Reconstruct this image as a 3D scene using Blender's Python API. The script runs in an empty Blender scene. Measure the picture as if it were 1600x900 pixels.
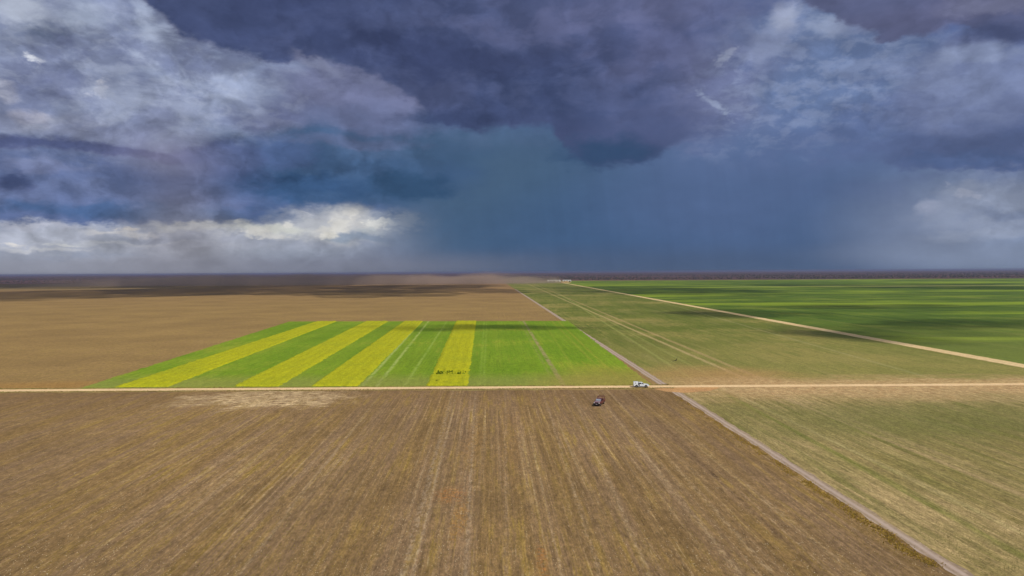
import bpy, bmesh, math, random
import numpy as np
from mathutils import Matrix, Vector
random.seed(7); rng = np.random.default_rng(11)
R = math.radians
SC = bpy.context.scene
COL = SC.collection

# ------------------------------------------------------------------ camera
CAM_H = 40.0
F = 1067.0                       # focal length in photo pixels (1600 wide)
PITCH, ROLL = math.degrees(math.atan(25.0 / F)), -0.33
CM = Matrix.Rotation(R(90 - PITCH), 3, 'X') @ Matrix.Rotation(R(ROLL), 3, 'Z')
cam_d = bpy.data.cameras.new('camera'); cam = bpy.data.objects.new('camera', cam_d); COL.objects.link(cam)
cam_d.sensor_width = 36.0; cam_d.lens = 36.0 * F / 1600.0
cam_d.clip_start = 0.5; cam_d.clip_end = 200000
cam.matrix_world = Matrix.Translation((0, 0, CAM_H)) @ CM.to_4x4()
SC.camera = cam

# ------------------------------------------------------------------ exposure
SC.view_settings.view_transform = 'Standard'; SC.view_settings.look = 'None'
SC.view_settings.gamma = 1.0; SC.view_settings.exposure = 0.0
SC.view_settings.use_curve_mapping = False
SC.cycles.max_bounces = 4; SC.cycles.diffuse_bounces = 1; SC.cycles.volume_bounces = 1; SC.cycles.transparent_max_bounces = 24
SUN_AZ, SUN_EL = 138.0, 50.0     # clockwise from +Y (view direction), elevation
SUN_DIR = Vector((math.sin(R(SUN_AZ)) * math.cos(R(SUN_EL)), math.cos(R(SUN_AZ)) * math.cos(R(SUN_EL)), math.sin(R(SUN_EL))))
sun_d = bpy.data.lights.new('sun', 'SUN'); sun_d.energy = 3.6; sun_d.angle = R(0.53); sun_d.color = (1.0, 0.955, 0.88)
sun = bpy.data.objects.new('sun', sun_d); COL.objects.link(sun)
sun.rotation_euler = SUN_DIR.to_track_quat('Z', 'Y').to_euler(); sun.location = (0, 0, 200)

def ray(px, py):
    return (CM @ Vector((px - 800.0, 450.0 - py, -F))).normalized()
def gp(px, py, z=0.0):
    """ground point seen at a photo pixel (used once, to survey the fields)"""
    d = ray(px, py); t = (CAM_H - z) / -d.z
    return (d.x * t, d.y * t)
def lin(c):
    return tuple(((v / 255.0) / 12.92 if v <= 10.3 else ((v / 255.0 + 0.055) / 1.055) ** 2.4) for v in c)

# ------------------------------------------------------------------ node helper
class NT:
    def __init__(s, tree):
        s.t = tree; s.n = tree.nodes; s.l = tree.links
    def new(s, typ, **kw):
        n = s.n.new(typ)
        for k, v in kw.items(): setattr(n, k, v)
        return n
    def put(s, sock, v):
        if isinstance(v, bpy.types.NodeSocket): s.l.new(v, sock)
        elif v is not None:
            if sock.type == 'RGBA' and len(v) == 3: v = (*v, 1)
            sock.default_value = v
    def m(s, op, a, b=None, c=None, clamp=False):
        n = s.new('ShaderNodeMath', operation=op, use_clamp=clamp)
        s.put(n.inputs[0], a)
        if b is not None: s.put(n.inputs[1], b)
        if c is not None: s.put(n.inputs[2], c)
        return n.outputs[0]
    def vm(s, op, a, b=None):
        n = s.new('ShaderNodeVectorMath', operation=op)
        s.put(n.inputs[0], a)
        if b is not None:
            if op == 'SCALE': s.put(n.inputs['Scale'], b)
            else: s.put(n.inputs[1], b)
        return n.outputs['Value'] if op in ('LENGTH', 'DOT_PRODUCT', 'DISTANCE') else n.outputs[0]
    def comb(s, x, y, z=0.0):
        n = s.new('ShaderNodeCombineXYZ'); s.put(n.inputs[0], x); s.put(n.inputs[1], y); s.put(n.inputs[2], z); return n.outputs[0]
    def sep(s, v):
        n = s.new('ShaderNodeSeparateXYZ'); s.put(n.inputs[0], v); return n.outputs
    def mapping(s, v, loc=(0, 0, 0), rot=(0, 0, 0), scale=(1, 1, 1), typ='POINT'):
        n = s.new('ShaderNodeMapping', vector_type=typ); s.put(n.inputs[0], v)
        n.inputs['Location'].default_value = loc; n.inputs['Rotation'].default_value = rot; n.inputs['Scale'].default_value = scale
        return n.outputs[0]
    def noise(s, v, scale=1.0, detail=4, rough=0.5, dist=0.0, col=False, lac=2.0):
        n = s.new('ShaderNodeTexNoise'); s.put(n.inputs['Vector'], v)
        n.inputs['Scale'].default_value = scale; n.inputs['Detail'].default_value = detail
        n.inputs['Roughness'].default_value = rough; n.inputs['Distortion'].default_value = dist
        n.inputs['Lacunarity'].default_value = lac
        return n.outputs['Color' if col else 'Fac']
    def step(s, v, a, b, lo=0.0, hi=1.0, smooth=True):
        n = s.new('ShaderNodeMapRange', interpolation_type='SMOOTHSTEP' if smooth else 'LINEAR')
        s.put(n.inputs['Value'], v); s.put(n.inputs['From Min'], a); s.put(n.inputs['From Max'], b)
        s.put(n.inputs['To Min'], lo); s.put(n.inputs['To Max'], hi); return n.outputs[0]
    def mix(s, f, a, b, mode='MIX'):
        n = s.new('ShaderNodeMix', data_type='RGBA', blend_type=mode)
        s.put(n.inputs[0], f); s.put(n.inputs[6], a); s.put(n.inputs[7], b); return n.outputs[2]
    def grey(s, v):
        return s.comb(v, v, v)

# ------------------------------------------------------------------ world: storm sky
W = bpy.data.worlds.new('World'); SC.world = W; W.use_nodes = True
w = NT(W.node_tree); w.n.clear()
geo = w.new('ShaderNodeTexCoord'); D = geo.outputs['Generated']
dx, dy, dz = w.sep(D)
az = w.m('MULTIPLY', w.m('ARCTAN2', dx, dy), F)
el = w.m('MULTIPLY', w.m('ARCSINE', w.m('MINIMUM', w.m('MAXIMUM', dz, -1.0), 1.0)), F)
P0 = w.comb(az, el, 0.0)
# domain warps (in the 3-D direction, so nothing stretches anywhere in the sky)
Dl = w.mapping(D, scale=(1, 1, 1.9))
def warp(scale, amp, detail, rough, seed, sq=1.0):
    v = w.mapping(Dl, loc=(seed, seed * 1.7, -seed))
    c = w.noise(v, scale, detail, rough, 0.0, col=True)
    c = w.vm('SUBTRACT', c, (0.5, 0.5, 0.5))
    return w.vm('MULTIPLY', c, (amp, amp * sq, 0.0))
wbig = warp(3.2, 150, 3, 0.5, 3.1, 0.6)
wmid = warp(9.0, 95, 9, 0.60, 8.2, 0.8)
wfin = warp(26.0, 34, 7, 0.58, 1.4, 1.0)
PA = w.vm('ADD', w.vm('ADD', P0, w.vm('SCALE', wbig, 0.5)), wmid)             # ragged cloud
PB = w.vm('ADD', w.vm('ADD', P0, w.vm('SCALE', wmid, 0.35)), wfin)            # tight billows
PC = w.vm('ADD', P0, w.vm('SCALE', wbig, 0.35))                               # smooth, rain and haze
PP = w.vm('ADD', P0, w.vm('SCALE', wfin, 0.55))                               # compact heaped puffs
PATHS = {'A': PA, 'B': PB, 'C': PC, 'P': PP}
billow = w.noise(w.mapping(Dl, loc=(4, 1, 2)), 13.0, 9, 0.58, 0.35)
billow2 = w.noise(w.mapping(Dl, loc=(1, 7, 3)), 34.0, 8, 0.6, 0.25)
def voro(scale, seed, det=2.5):
    n = w.new('ShaderNodeTexVoronoi', feature='F1'); w.put(n.inputs['Vector'], w.vm('ADD', w.mapping(Dl, loc=(seed, seed, 1)), w.vm('SCALE', w.vm('SUBTRACT', w.noise(Dl, 30, 4, .6, 0, True), (.5, .5, .5)), .05)))
    n.inputs['Scale'].default_value = scale; n.inputs['Detail'].default_value = det; n.inputs['Roughness'].default_value = .5
    return n.outputs['Distance']
lump = voro(22.0, 2.0)           # cauliflower lobes for the edges of the heaped cloud
LUMP = w.m('MULTIPLY', w.m('SUBTRACT', lump, .46), .42)
lump3 = voro(58.0, 5.0, 2.0)
LUMP3 = w.m('MULTIPLY', w.m('SUBTRACT', lump3, .46), .9)
LUMP2 = w.m('MULTIPLY', w.m('SUBTRACT', lump, .46), .16)
NOISE = {None: None, 'b': w.step(billow, 0.42, 0.62), 'f': w.step(billow2, 0.44, 0.62), 'd': w.step(billow, 0.58, 0.40)}
cur = None
DESAT = .86
def stroke(px, py, rx, ry, col, alpha=1.0, soft=0.5, path='A', rot=0.0, n=None):
    global cur
    if cur is None: cur = lin((88, 104, 148))
    d = ray(px, py); a = math.atan2(d.x, d.y); e = math.asin(d.z); ca = math.cos(a)
    # the tiny term only fixes the evaluation order, so the shader stack stays small
    ch = w.new('ShaderNodeVectorMath', operation='MULTIPLY_ADD'); w.put(ch.inputs[0], cur if isinstance(cur, bpy.types.NodeSocket) else tuple(cur))
    ch.inputs[1].default_value = (1e-7, 1e-7, 1e-7); w.put(ch.inputs[2], PATHS[path])
    v = w.mapping(ch.outputs[0], loc=(a * F, e * F, 0), rot=(0, 0, R(rot)), scale=(rx * ca * ca, ry * ca, 1), typ='TEXTURE')
    r = w.vm('LENGTH', v)
    if path != 'C': r = w.m('ADD', r, {'A': LUMP2, 'B': LUMP, 'P': LUMP3}[path])
    soft = soft * (.75 if path != 'C' else 1.0)
    m = w.step(r, 1 + soft, max(0.0, 1 - soft), 0.0, alpha)
    if n: m = w.m('MULTIPLY', m, NOISE[n])
    g_ = sum(col) / 3; col = [g_ + (v - g_) * DESAT for v in col]
    cur = w.mix(m, cur, lin(col))
S = stroke
def edge(pts, col, alpha=1.0, e=8, path='B', fade=None, x0=None, x1=None, below=False):
    """a cloud bank whose lower rim follows a curve; fade = thickness over which it thins out upwards"""
    global cur
    ch = w.new('ShaderNodeVectorMath', operation='MULTIPLY_ADD'); w.put(ch.inputs[0], cur if isinstance(cur, bpy.types.NodeSocket) else tuple(cur))
    ch.inputs[1].default_value = (1e-7, 1e-7, 1e-7); w.put(ch.inputs[2], PATHS[path])
    u, v, _ = w.sep(ch.outputs[0])
    fc = w.new('ShaderNodeFloatCurve'); w.put(fc.inputs['Value'], w.m('DIVIDE', w.m('ADD', u, 800.0), 1600.0)); cv = fc.mapping.curves[0]
    cv_pts = []
    for px, py in pts:
        d = ray(px, py); cv_pts.append(((math.atan2(d.x, d.y) * F + 800) / 1600, math.asin(d.z) * F / 600))
    cv.points[0].location = cv_pts[0]; cv.points[1].location = cv_pts[-1]
    for p_ in cv_pts[1:-1]: cv.points.new(*p_)
    fc.mapping.update()
    h = w.m('SUBTRACT', v, w.m('MULTIPLY', fc.outputs[0], 600.0))
    h = w.m('SUBTRACT', h, w.m('MULTIPLY', LUMP, 26.0))
    m = w.step(h, -e, e, 0.0, alpha)
    if fade: m = w.m('MULTIPLY', m, w.step(h, fade * 1.5, fade * .5))
    for lim, sg in ((x0, 1), (x1, -1)):
        if lim: 
            A_, B_ = lim; m = w.m('MULTIPLY', m, w.step(u, math.atan((A_ - 800) / F) * F, math.atan((B_ - 800) / F) * F))
    g_ = sum(col) / 3; col = [g_ + (v_ - g_) * DESAT for v_ in col]
    cur = w.mix(m, cur, lin(col))
# ---- low bright break on the left, far away
S(300, 420, 620, 60, (146, 150, 168), 1, .5, 'C')
S(330, 375, 420, 40, (160, 164, 182), .95, .5, 'B')
S(60, 372, 150, 22, (170, 172, 188), .8, .6, 'B')
S(540, 350, 150, 36, (190, 190, 198), .95, .4, 'B')
S(470, 362, 240, 20, (196, 196, 201), .7, .8, 'B', 0, 'f')
S(300, 352, 80, 8, (206, 202, 196), .8, .7, 'B')
S(548, 336, 40, 30, (212, 206, 202), .95, .5, 'B')
S(590, 352, 32, 15, (222, 216, 210), .95, .5, 'B', 10)
S(430, 358, 70, 10, (216, 214, 206), .85, .6, 'B')
S(520, 362, 30, 9, (218, 212, 206), .85, .6, 'B')
S(190, 362, 60, 5, (204, 198, 198), .8, .8, 'B')
S(50, 352, 70, 6, (180, 180, 196), .8, .8, 'B')
S(70, 388, 90, 4, (192, 190, 196), .7, .8, 'B')
S(180, 380, 120, 4, (188, 188, 196), .6, .8, 'B')
S(570, 373, 70, 8, (140, 154, 176), .85, .7, 'B')
S(250, 374, 90, 6, (138, 146, 168), .7, .7, 'B')
S(420, 398, 260, 10, (156, 162, 180), .7, .8, 'B')
S(130, 402, 200, 8, (140, 150, 176), .5, .8, 'B', 0, 'f')
S(640, 380, 70, 50, (132, 140, 164), .7, .9, 'C')
S(548, 330, 26, 18, (224, 216, 208), .9, .4, 'P')
S(530, 352, 24, 16, (216, 210, 204), .9, .4, 'P')
S(515, 366, 22, 9, (228, 221, 212), .9, .4, 'P')
S(505, 318, 50, 9, (190, 190, 204), .8, .4, 'P')
S(460, 336, 34, 9, (200, 198, 204), .8, .5, 'P')
S(448, 352, 14, 9, (226, 220, 214), .9, .4, 'P')
S(405, 362, 26, 11, (220, 214, 208), .85, .5, 'P')
S(432, 370, 40, 5, (214, 209, 206), .85, .5, 'P')
S(592, 350, 28, 14, (232, 226, 218), .95, .35, 'P', 12)
S(578, 362, 30, 8, (186, 190, 196), .7, .5, 'P')
S(380, 344, 30, 6, (212, 208, 202), .8, .5, 'P')
S(286, 347, 24, 5, (222, 214, 196), .85, .5, 'P')
S(200, 358, 26, 4, (216, 204, 196), .8, .5, 'P')
S(20, 384, 22, 4, (210, 202, 198), .8, .5, 'P')
S(100, 382, 34, 3, (200, 198, 200), .8, .5, 'P')
S(632, 348, 34, 18, (196, 195, 200), .8, .6, 'P')
S(655, 372, 46, 34, (146, 152, 172), .5, .9, 'C')
# ---- blue-grey bank on the left with its flat rim
edge([(-20, 350), (120, 353), (240, 343), (330, 336), (420, 332), (480, 306), (525, 302), (570, 322), (640, 330), (700, 306), (770, 262), (900, 262), (1640, 262)],
     (88, 104, 150), 1, 5, 'B', None, None, (860, 700))
S(480, 255, 260, 70, (66, 92, 134), 1, .4, 'A', -3)
S(90, 300, 260, 34, (98, 112, 156), .7, .6, 'A')
S(230, 332, 300, 16, (68, 94, 140), .9, .6, 'B')
S(460, 292, 150, 20, (56, 82, 124), .9, .6, 'B')
S(630, 296, 90, 24, (52, 78, 114), .85, .6, 'B')
S(560, 250, 130, 34, (76, 102, 142), .7, .7, 'A')
S(350, 275, 100, 40, (86, 100, 146), .6, .8, 'A')
S(20, 284, 40, 15, (74, 82, 124), .95, .5, 'B')
S(60, 262, 90, 10, (118, 126, 166), .7, .7, 'B')
S(150, 290, 160, 30, (112, 124, 166), .45, .7, 'B', 0, 'b')
S(450, 258, 90, 14, (96, 118, 158), .5, .8, 'B', 0, 'f')
S(700, 240, 90, 34, (64, 88, 124), .8, .7, 'A')
# ---- rain curtain
S(1070, 330, 395, 170, (76, 99, 138), 1, .35, 'C')
S(860, 330, 210, 130, (70, 96, 132), .9, .7, 'C')
S(745, 320, 100, 90, (72, 98, 126), .7, .9, 'C')
S(770, 280, 150, 80, (72, 95, 124), .5, .95, 'C')
S(1000, 365, 280, 70, (66, 92, 132), .8, .7, 'C')
S(1150, 300, 180, 90, (82, 103, 148), .8, .8, 'C')
S(900, 412, 440, 22, (78, 92, 124), .75, .8, 'C')
# ---- pale break low on the right
S(1570, 350, 230, 100, (122, 134, 164), .95, .6, 'C')
S(1550, 325, 140, 50, (136, 145, 171), .9, .45, 'B')
S(1512, 302, 40, 9, (160, 164, 186), .6, .5, 'P', -28)
S(1440, 322, 18, 10, (150, 157, 182), .7, .5, 'P')
S(1445, 322, 26, 12, (148, 154, 180), .6, .7, 'B')
S(1580, 335, 90, 8, (116, 128, 160), .7, .7, 'B')
S(1560, 366, 130, 12, (148, 156, 180), .6, .7, 'B')
S(1560, 395, 220, 26, (126, 138, 166), .7, .8, 'C')
# ---- upper-left light towers
S(120, 110, 340, 132, (130, 139, 172), 1, .3, 'A')
S(370, 170, 200, 80, (136, 147, 180), .95, .4, 'A', 20)
S(560, 150, 120, 50, (116, 120, 158), .9, .4, 'A')
S(520, 190, 170, 26, (98, 108, 148), .7, .7, 'A')
S(430, 190, 70, 30, (104, 110, 152), .7, .6, 'A')
S(70, 45, 60, 16, (104, 116, 148), .85, .5, 'B')
S(170, 78, 80, 22, (116, 124, 156), .85, .5, 'B')
S(70, 120, 110, 26, (112, 119, 154), .85, .5, 'B')
S(110, 150, 60, 14, (102, 108, 146), .7, .5, 'B')
S(30, 12, 90, 24, (182, 188, 208), .85, .6, 'B')
S(130, 25, 50, 22, (166, 176, 202), .7, .6, 'B')
S(52, 94, 18, 10, (212, 212, 222), .95, .5, 'P')
S(156, 142, 22, 13, (214, 209, 218), .95, .5, 'P', 35)
S(42, 184, 36, 15, (200, 194, 206), .85, .6, 'B')
S(10, 140, 26, 14, (190, 188, 204), .8, .6, 'B')
S(250, 70, 34, 48, (174, 184, 212), .8, .6, 'B', -40)
S(225, 20, 20, 34, (166, 176, 204), .8, .6, 'B', 15)
S(340, 125, 90, 36, (158, 168, 200), .8, .6, 'B', -15)
S(230, 165, 130, 32, (160, 168, 198), .75, .7, 'A')
S(110, 198, 160, 16, (160, 163, 190), .6, .8, 'A')
S(300, 105, 40, 20, (132, 142, 176), .7, .6, 'B')
S(200, 120, 320, 110, (178, 184, 206), .3, .6, 'A', 0, 'f')
S(180, 120, 300, 120, (100, 108, 146), .65, .6, 'A', 0, 'd')
S(140, 234, 300, 11, (82, 89, 134), .9, .7, 'A')
S(270, 245, 80, 26, (112, 108, 140), .6, .9, 'C')
# ---- the teal-blue mass hanging over the bright break
S(560, 262, 190, 46, (66, 91, 130), .95, .4, 'A', -3)
S(440, 240, 80, 26, (76, 94, 140), .8, .6, 'B')
S(470, 288, 150, 20, (55, 80, 120), .9, .55, 'B')
S(600, 236, 110, 20, (78, 100, 138), .7, .7, 'A')
S(640, 290, 80, 22, (53, 78, 112), .9, .5, 'B')
S(690, 240, 80, 26, (66, 90, 124), .8, .7, 'A')
S(350, 262, 70, 30, (84, 94, 138), .7, .7, 'A')
S(540, 222, 120, 10, (96, 106, 146), .6, .7, 'B')
# ---- right-hand towers
S(1230, 120, 210, 110, (108, 126, 170), 1, .35, 'A')
S(1110, 150, 130, 70, (112, 120, 160), .9, .5, 'A')
S(1060, 205, 100, 26, (98, 107, 150), .8, .7, 'A')
S(1205, 60, 70, 26, (142, 153, 190), .85, .5, 'B', 38)
S(1135, 88, 34, 10, (176, 183, 208), .9, .6, 'P', 28)
S(1222, 24, 26, 22, (168, 175, 203), .8, .6, 'B')
S(1290, 42, 42, 16, (154, 166, 200), .85, .6, 'B', -10)
S(1112, 160, 44, 7, (168, 180, 208), .85, .6, 'P', -40)
S(1180, 145, 22, 12, (142, 150, 186), .7, .6, 'B')
S(1160, 106, 20, 8, (90, 105, 150), .8, .6, 'B')
S(1080, 110, 40, 30, (126, 132, 172), .7, .6, 'B')
S(1290, 140, 120, 60, (98, 120, 166), .8, .6, 'A')
S(1370, 165, 90, 90, (98, 116, 160), .7, .7, 'C')
S(1240, 225, 200, 40, (88, 109, 156), .8, .8, 'C')
S(1520, 135, 150, 80, (116, 127, 166), .95, .4, 'A')
S(1530, 85, 80, 16, (138, 149, 184), .8, .6, 'B')
S(1400, 100, 50, 18, (126, 138, 176), .6, .7, 'B')
S(1220, 110, 230, 110, (150, 161, 196), .4, .7, 'A', 0, 'f')
S(1430, 190, 240, 110, (84, 96, 142), .4, .8, 'A', 0, 'd')
edge([(-40, 262), (1200, 240), (1370, 266), (1450, 274), (1520, 271), (1640, 278)], (84, 97, 140), .95, 5, 'B', 60, (1330, 1430))
edge([(-40, 262), (1200, 240), (1370, 262), (1450, 270), (1520, 267), (1640, 274)], (76, 94, 138), .7, 8, 'B', 14, (1380, 1440))
# ---- the great dark canopy
edge([(-40, -60), (150, -40), (215, 0), (262, 42), (330, 76), (400, 98), (450, 102), (500, 92), (560, 116), (640, 160), (690, 196), (760, 204), (860, 204), (885, 240), (950, 262), (1020, 252), (1070, 222), (1150, 150), (1230, 60), (1300, 0), (1400, -60), (1640, -80)],
     (74, 79, 118), 1, 9, 'B', None, None, (1140, 1000))
S(1030, 70, 120, 90, (96, 102, 144), .75, .9, 'A', -20)
S(1010, 200, 90, 30, (84, 93, 136), .7, .9, 'A')
S(960, 60, 140, 60, (90, 95, 138), .75, .8, 'A')
S(1010, 20, 200, 26, (102, 106, 146), .6, .8, 'A')
S(740, 110, 170, 60, (70, 73, 110), .85, .7, 'A', -14)
S(560, 50, 220, 44, (66, 70, 108), .85, .7, 'A', -14)
S(860, 160, 170, 40, (70, 77, 116), .8, .7, 'A')
S(420, 50, 120, 30, (76, 82, 124), .6, .8, 'A')
S(820, 40, 120, 36, (92, 97, 138), .6, .9, 'A')
S(700, 186, 100, 12, (62, 68, 104), .8, .8, 'B')
S(950, 236, 85, 24, (56, 76, 112), .95, .6, 'B')
S(1000, 190, 110, 30, (80, 88, 130), .6, .8, 'A')
S(505, 102, 46, 10, (138, 143, 176), .75, .6, 'B', -20)
S(580, 125, 60, 10, (116, 121, 156), .6, .7, 'B', -20)
S(760, 90, 420, 90, (60, 64, 100), .4, .8, 'A', 0, 'd')
S(850, 90, 380, 110, (96, 101, 142), .3, .8, 'A', 0, 'b')
# ---- dark mauve cloud in the top right corner
edge([(-40, -100), (1180, -60), (1235, 0), (1290, 28), (1340, 52), (1400, 66), (1450, 54), (1510, 48), (1560, 62), (1640, 74)], (90, 93, 130), .95, 6, 'B', None, (1200, 1270))
S(1420, 30, 120, 20, (98, 100, 138), .6, .8, 'A')
S(1565, 48, 70, 16, (76, 80, 118), .8, .7, 'A')
S(1540, 6, 90, 12, (122, 124, 158), .7, .7, 'A')
# thick storm cloud is bluer than the lit cloud around it
lum = w.vm('DOT_PRODUCT', cur, (.25, .6, .15))
cur = w.mix(w.step(lum, .16, .07), cur, w.mix(1.0, cur, (0.86, 1.01, 1.05), 'MULTIPLY'))
# ---- dust blown up into the sky far off on the left
S(280, 300, 55, 95, (116, 113, 138), .4, .95, 'C')
S(295, 385, 90, 55, (140, 136, 144), .6, .95, 'C')
S(190, 414, 330, 16, (142, 141, 155), .6, .9, 'C')
S(560, 414, 220, 18, (122, 124, 142), .6, .9, 'C')
streak_n = w.noise(w.comb(w.m('MULTIPLY', w.m('ADD', az, w.m('MULTIPLY', el, .12)), .022), w.m('MULTIPLY', el, .0012), 3.0), 1.0, 5, .6)
curtain = w.step(w.vm('LENGTH', w.mapping(P0, loc=(math.atan(230 / F) * F, 70, 0), scale=(420, 140, 1), typ='TEXTURE')), 1.1, .6)
cur = w.mix(curtain, cur, w.mix(1.0, cur, w.grey(w.step(streak_n, .3, .7, .95, 1.05, smooth=False)), 'MULTIPLY'))
# lit and shaded sides of the billows painted in, plus fine mottling
def heap(off):
    v = w.mapping(D, loc=(5 + off[0], 3 + off[1], 1 + off[2]), scale=(1, 1, 1.25)); v = w.vm('ADD', v, w.vm('SCALE', jit, .06))
    n = w.new('ShaderNodeTexNoise', noise_type='RIDGED_MULTIFRACTAL'); w.put(n.inputs['Vector'], v)
    for k_, x_ in (('Scale', 11.0), ('Detail', 7.0), ('Roughness', .62), ('Offset', .9), ('Gain', 1.6)): n.inputs[k_].default_value = x_
    return n.outputs['Fac']
jit = w.vm('SUBTRACT', w.noise(Dl, 7.0, 5, .6, 0, True), (.5, .5, .5))
slope = w.m('SUBTRACT', heap((.010, 0, .022)), heap((0, 0, 0)))
fine = w.noise(w.mapping(Dl, loc=(9, 2, 5)), 20.0, 10, 0.66, 0.2)
calm = w.step(w.vm('LENGTH', w.mapping(P0, loc=(math.atan(190 / F) * F, 80, 0), scale=(430, 150, 1), typ='TEXTURE')), .75, 1.2, .10, 1.0)
calm = w.m('MULTIPLY', calm, w.step(el, 4, 50, .25, 1.0))
calm = w.m('MULTIPLY', calm, w.step(w.vm('LENGTH', w.mapping(P0, loc=(math.atan(-60 / F) * F, 350, 0), scale=(430, 160, 1), typ='TEXTURE')), .8, 1.25, .65, 1.0))
calm = w.m('MULTIPLY', calm, w.step(az, 200, 420, 1.0, .65))
gain = w.m('ADD', 1.0, w.m('MULTIPLY', w.m('MULTIPLY', w.step(slope, -.8, .8, -1.0, 1.0, smooth=False), .23), calm))
gain = w.m('MULTIPLY', gain, w.m('ADD', 1.0, w.m('MULTIPLY', w.m('MULTIPLY', w.m('SUBTRACT', fine, .5), .75), w.m('MULTIPLY_ADD', calm, .8, .2))))
cur = w.mix(1.0, cur, w.grey(gain), 'MULTIPLY')
cur = w.mix(1.0, cur, (0.96, 1.0, 1.01), 'MULTIPLY')
# behind the camera: broken cloud over ordinary blue sky
back = w.mix(w.step(billow, 0.40, 0.66), lin((150, 160, 186)), lin((214, 214, 216)))
front = w.step(w.m('ABSOLUTE', az), F * 1.45, F * 0.85)
cloud_col = w.mix(front, back, cur)
bg_c = w.new('ShaderNodeBackground'); w.put(bg_c.inputs[0], cloud_col); bg_c.inputs[1].default_value = 1.0
sky = w.new('ShaderNodeTexSky', sky_type='NISHITA'); sky.sun_disc = False
sky.sun_elevation = R(SUN_EL); sky.sun_rotation = R(SUN_AZ); sky.air_density = 1.0; sky.dust_density = 1.0
bg_s = w.new('ShaderNodeBackground'); w.put(bg_s.inputs[0], sky.outputs[0]); bg_s.inputs[1].default_value = 0.10
cover = w.m('MAXIMUM', front, w.step(w.noise(Dl, 3.0, 6, 0.55), 0.44, 0.56))
mxw = w.new('ShaderNodeMixShader'); w.put(mxw.inputs[0], cover); w.l.new(bg_s.outputs[0], mxw.inputs[1]); w.l.new(bg_c.outputs[0], mxw.inputs[2])
wo = w.new('ShaderNodeOutputWorld'); w.l.new(mxw.outputs[0], wo.inputs[0])
W.cycles.sampling_method = 'MANUAL'; W.cycles.sample_map_resolution = 512

# ------------------------------------------------------------------ object helpers
def tag(o, label=None, cat=None, group=None, kind=None):
    if label: o['label'] = label
    if cat: o['category'] = cat
    if group: o['group'] = group
    if kind: o['kind'] = kind
    return o
def mesh_obj(name, verts, faces, mat, parent=None, smooth=False):
    me = bpy.data.meshes.new(name)
    verts = np.asarray(verts, dtype=np.float32).reshape(-1, 3)
    if isinstance(faces, np.ndarray):
        nf, k = faces.shape
        me.vertices.add(len(verts)); me.vertices.foreach_set('co', verts.ravel())
        me.loops.add(nf * k); me.loops.foreach_set('vertex_index', faces.astype(np.int32).ravel())
        me.polygons.add(nf); me.polygons.foreach_set('loop_start', np.arange(0, nf * k, k, dtype=np.int32))
        me.polygons.foreach_set('loop_total', np.full(nf, k, dtype=np.int32))
        me.update(calc_edges=True)
    else:
        me.from_pydata([tuple(v) for v in verts], [], faces); me.update()
    if smooth: me.polygons.foreach_set('use_smooth', [True] * len(me.polygons))
    me.materials.append(mat)
    o = bpy.data.objects.new(name, me); COL.objects.link(o)
    if parent: o.parent = parent
    return o
def bm_obj(name, bm, mat, parent=None, smooth=False):
    bmesh.ops.recalc_face_normals(bm, faces=bm.faces)
    me = bpy.data.meshes.new(name); bm.to_mesh(me); bm.free(); me.materials.append(mat)
    if smooth:
        for p in me.polygons: p.use_smooth = True
    o = bpy.data.objects.new(name, me); COL.objects.link(o)
    if parent: o.parent = parent
    return o
def empty(name, loc, rz=0.0):
    o = bpy.data.objects.new(name, None); COL.objects.link(o); o.location = loc; o.rotation_euler = (0, 0, rz); return o

def new_mat(name):
    m = bpy.data.materials.new(name); m.use_nodes = True
    t = NT(m.node_tree); b = t.n['Principled BSDF']; return m, t, b
def finish(t, b, col, rough=0.9, bump=None, bdist=0.1, bstr=0.6, spec=0.2):
    t.put(b.inputs['Base Color'], col); t.put(b.inputs['Roughness'], rough)
    b.inputs['Specular IOR Level'].default_value = spec
    if bump is not None:
        n = t.new('ShaderNodeBump'); n.inputs['Distance'].default_value = bdist; n.inputs['Strength'].default_value = bstr
        t.put(n.inputs['Height'], bump); t.l.new(n.outputs[0], b.inputs['Normal'])
def plain(name, col, rough=0.5, metal=0.0, spec=0.5, dirt=0.12, trans=0.0, coat=0.0):
    m, t, b = new_mat(name)
    pos = t.new('ShaderNodeNewGeometry').outputs['Position']
    n = t.noise(pos, 2.5, 5, .6)
    dust = t.step(n, .45, .8, 0, dirt * 2)
    c = t.mix(dust, lin(col), lin((170, 140, 105)))
    finish(t, b, c, rough, spec=spec); b.inputs['Metallic'].default_value = metal
    b.inputs['Coat Weight'].default_value = coat
    return m

def grain(t, rc, c, amp=1.0, al=.32):
    """clods, residue and leaves: three sizes of mottling, each with its own contrast"""
    g = None
    for sc_, k, off in ((3.4, .36, 0), (1.3, .28, 7), (.5, .13, 13)):
        n = t.noise(t.mapping(rc, loc=(off, off, 0), scale=(1, al, 1)), sc_, 2, .6)
        x = t.m('ADD', 1.0, t.m('MULTIPLY', t.m('SUBTRACT', n, .5), k * 4.2 * amp)); g = x if g is None else t.m('MULTIPLY', g, x)
    return t.mix(1.0, c, t.grey(t.m('MAXIMUM', g, .15)), 'MULTIPLY')
ROW = R(-1.8)                     # rows run along this azimuth
def row_coords(t, off=(0, 0)):
    """(across, along, 0) in metres"""
    pos = t.new('ShaderNodeNewGeometry').outputs['Position']
    return pos, t.mapping(pos, loc=(off[0], off[1], 0), rot=(0, 0, ROW))
def scl(t, v, a, s):              # noise space: a per metre across, s per metre along
    return t.mapping(v, scale=(a, s, 1))
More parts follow.
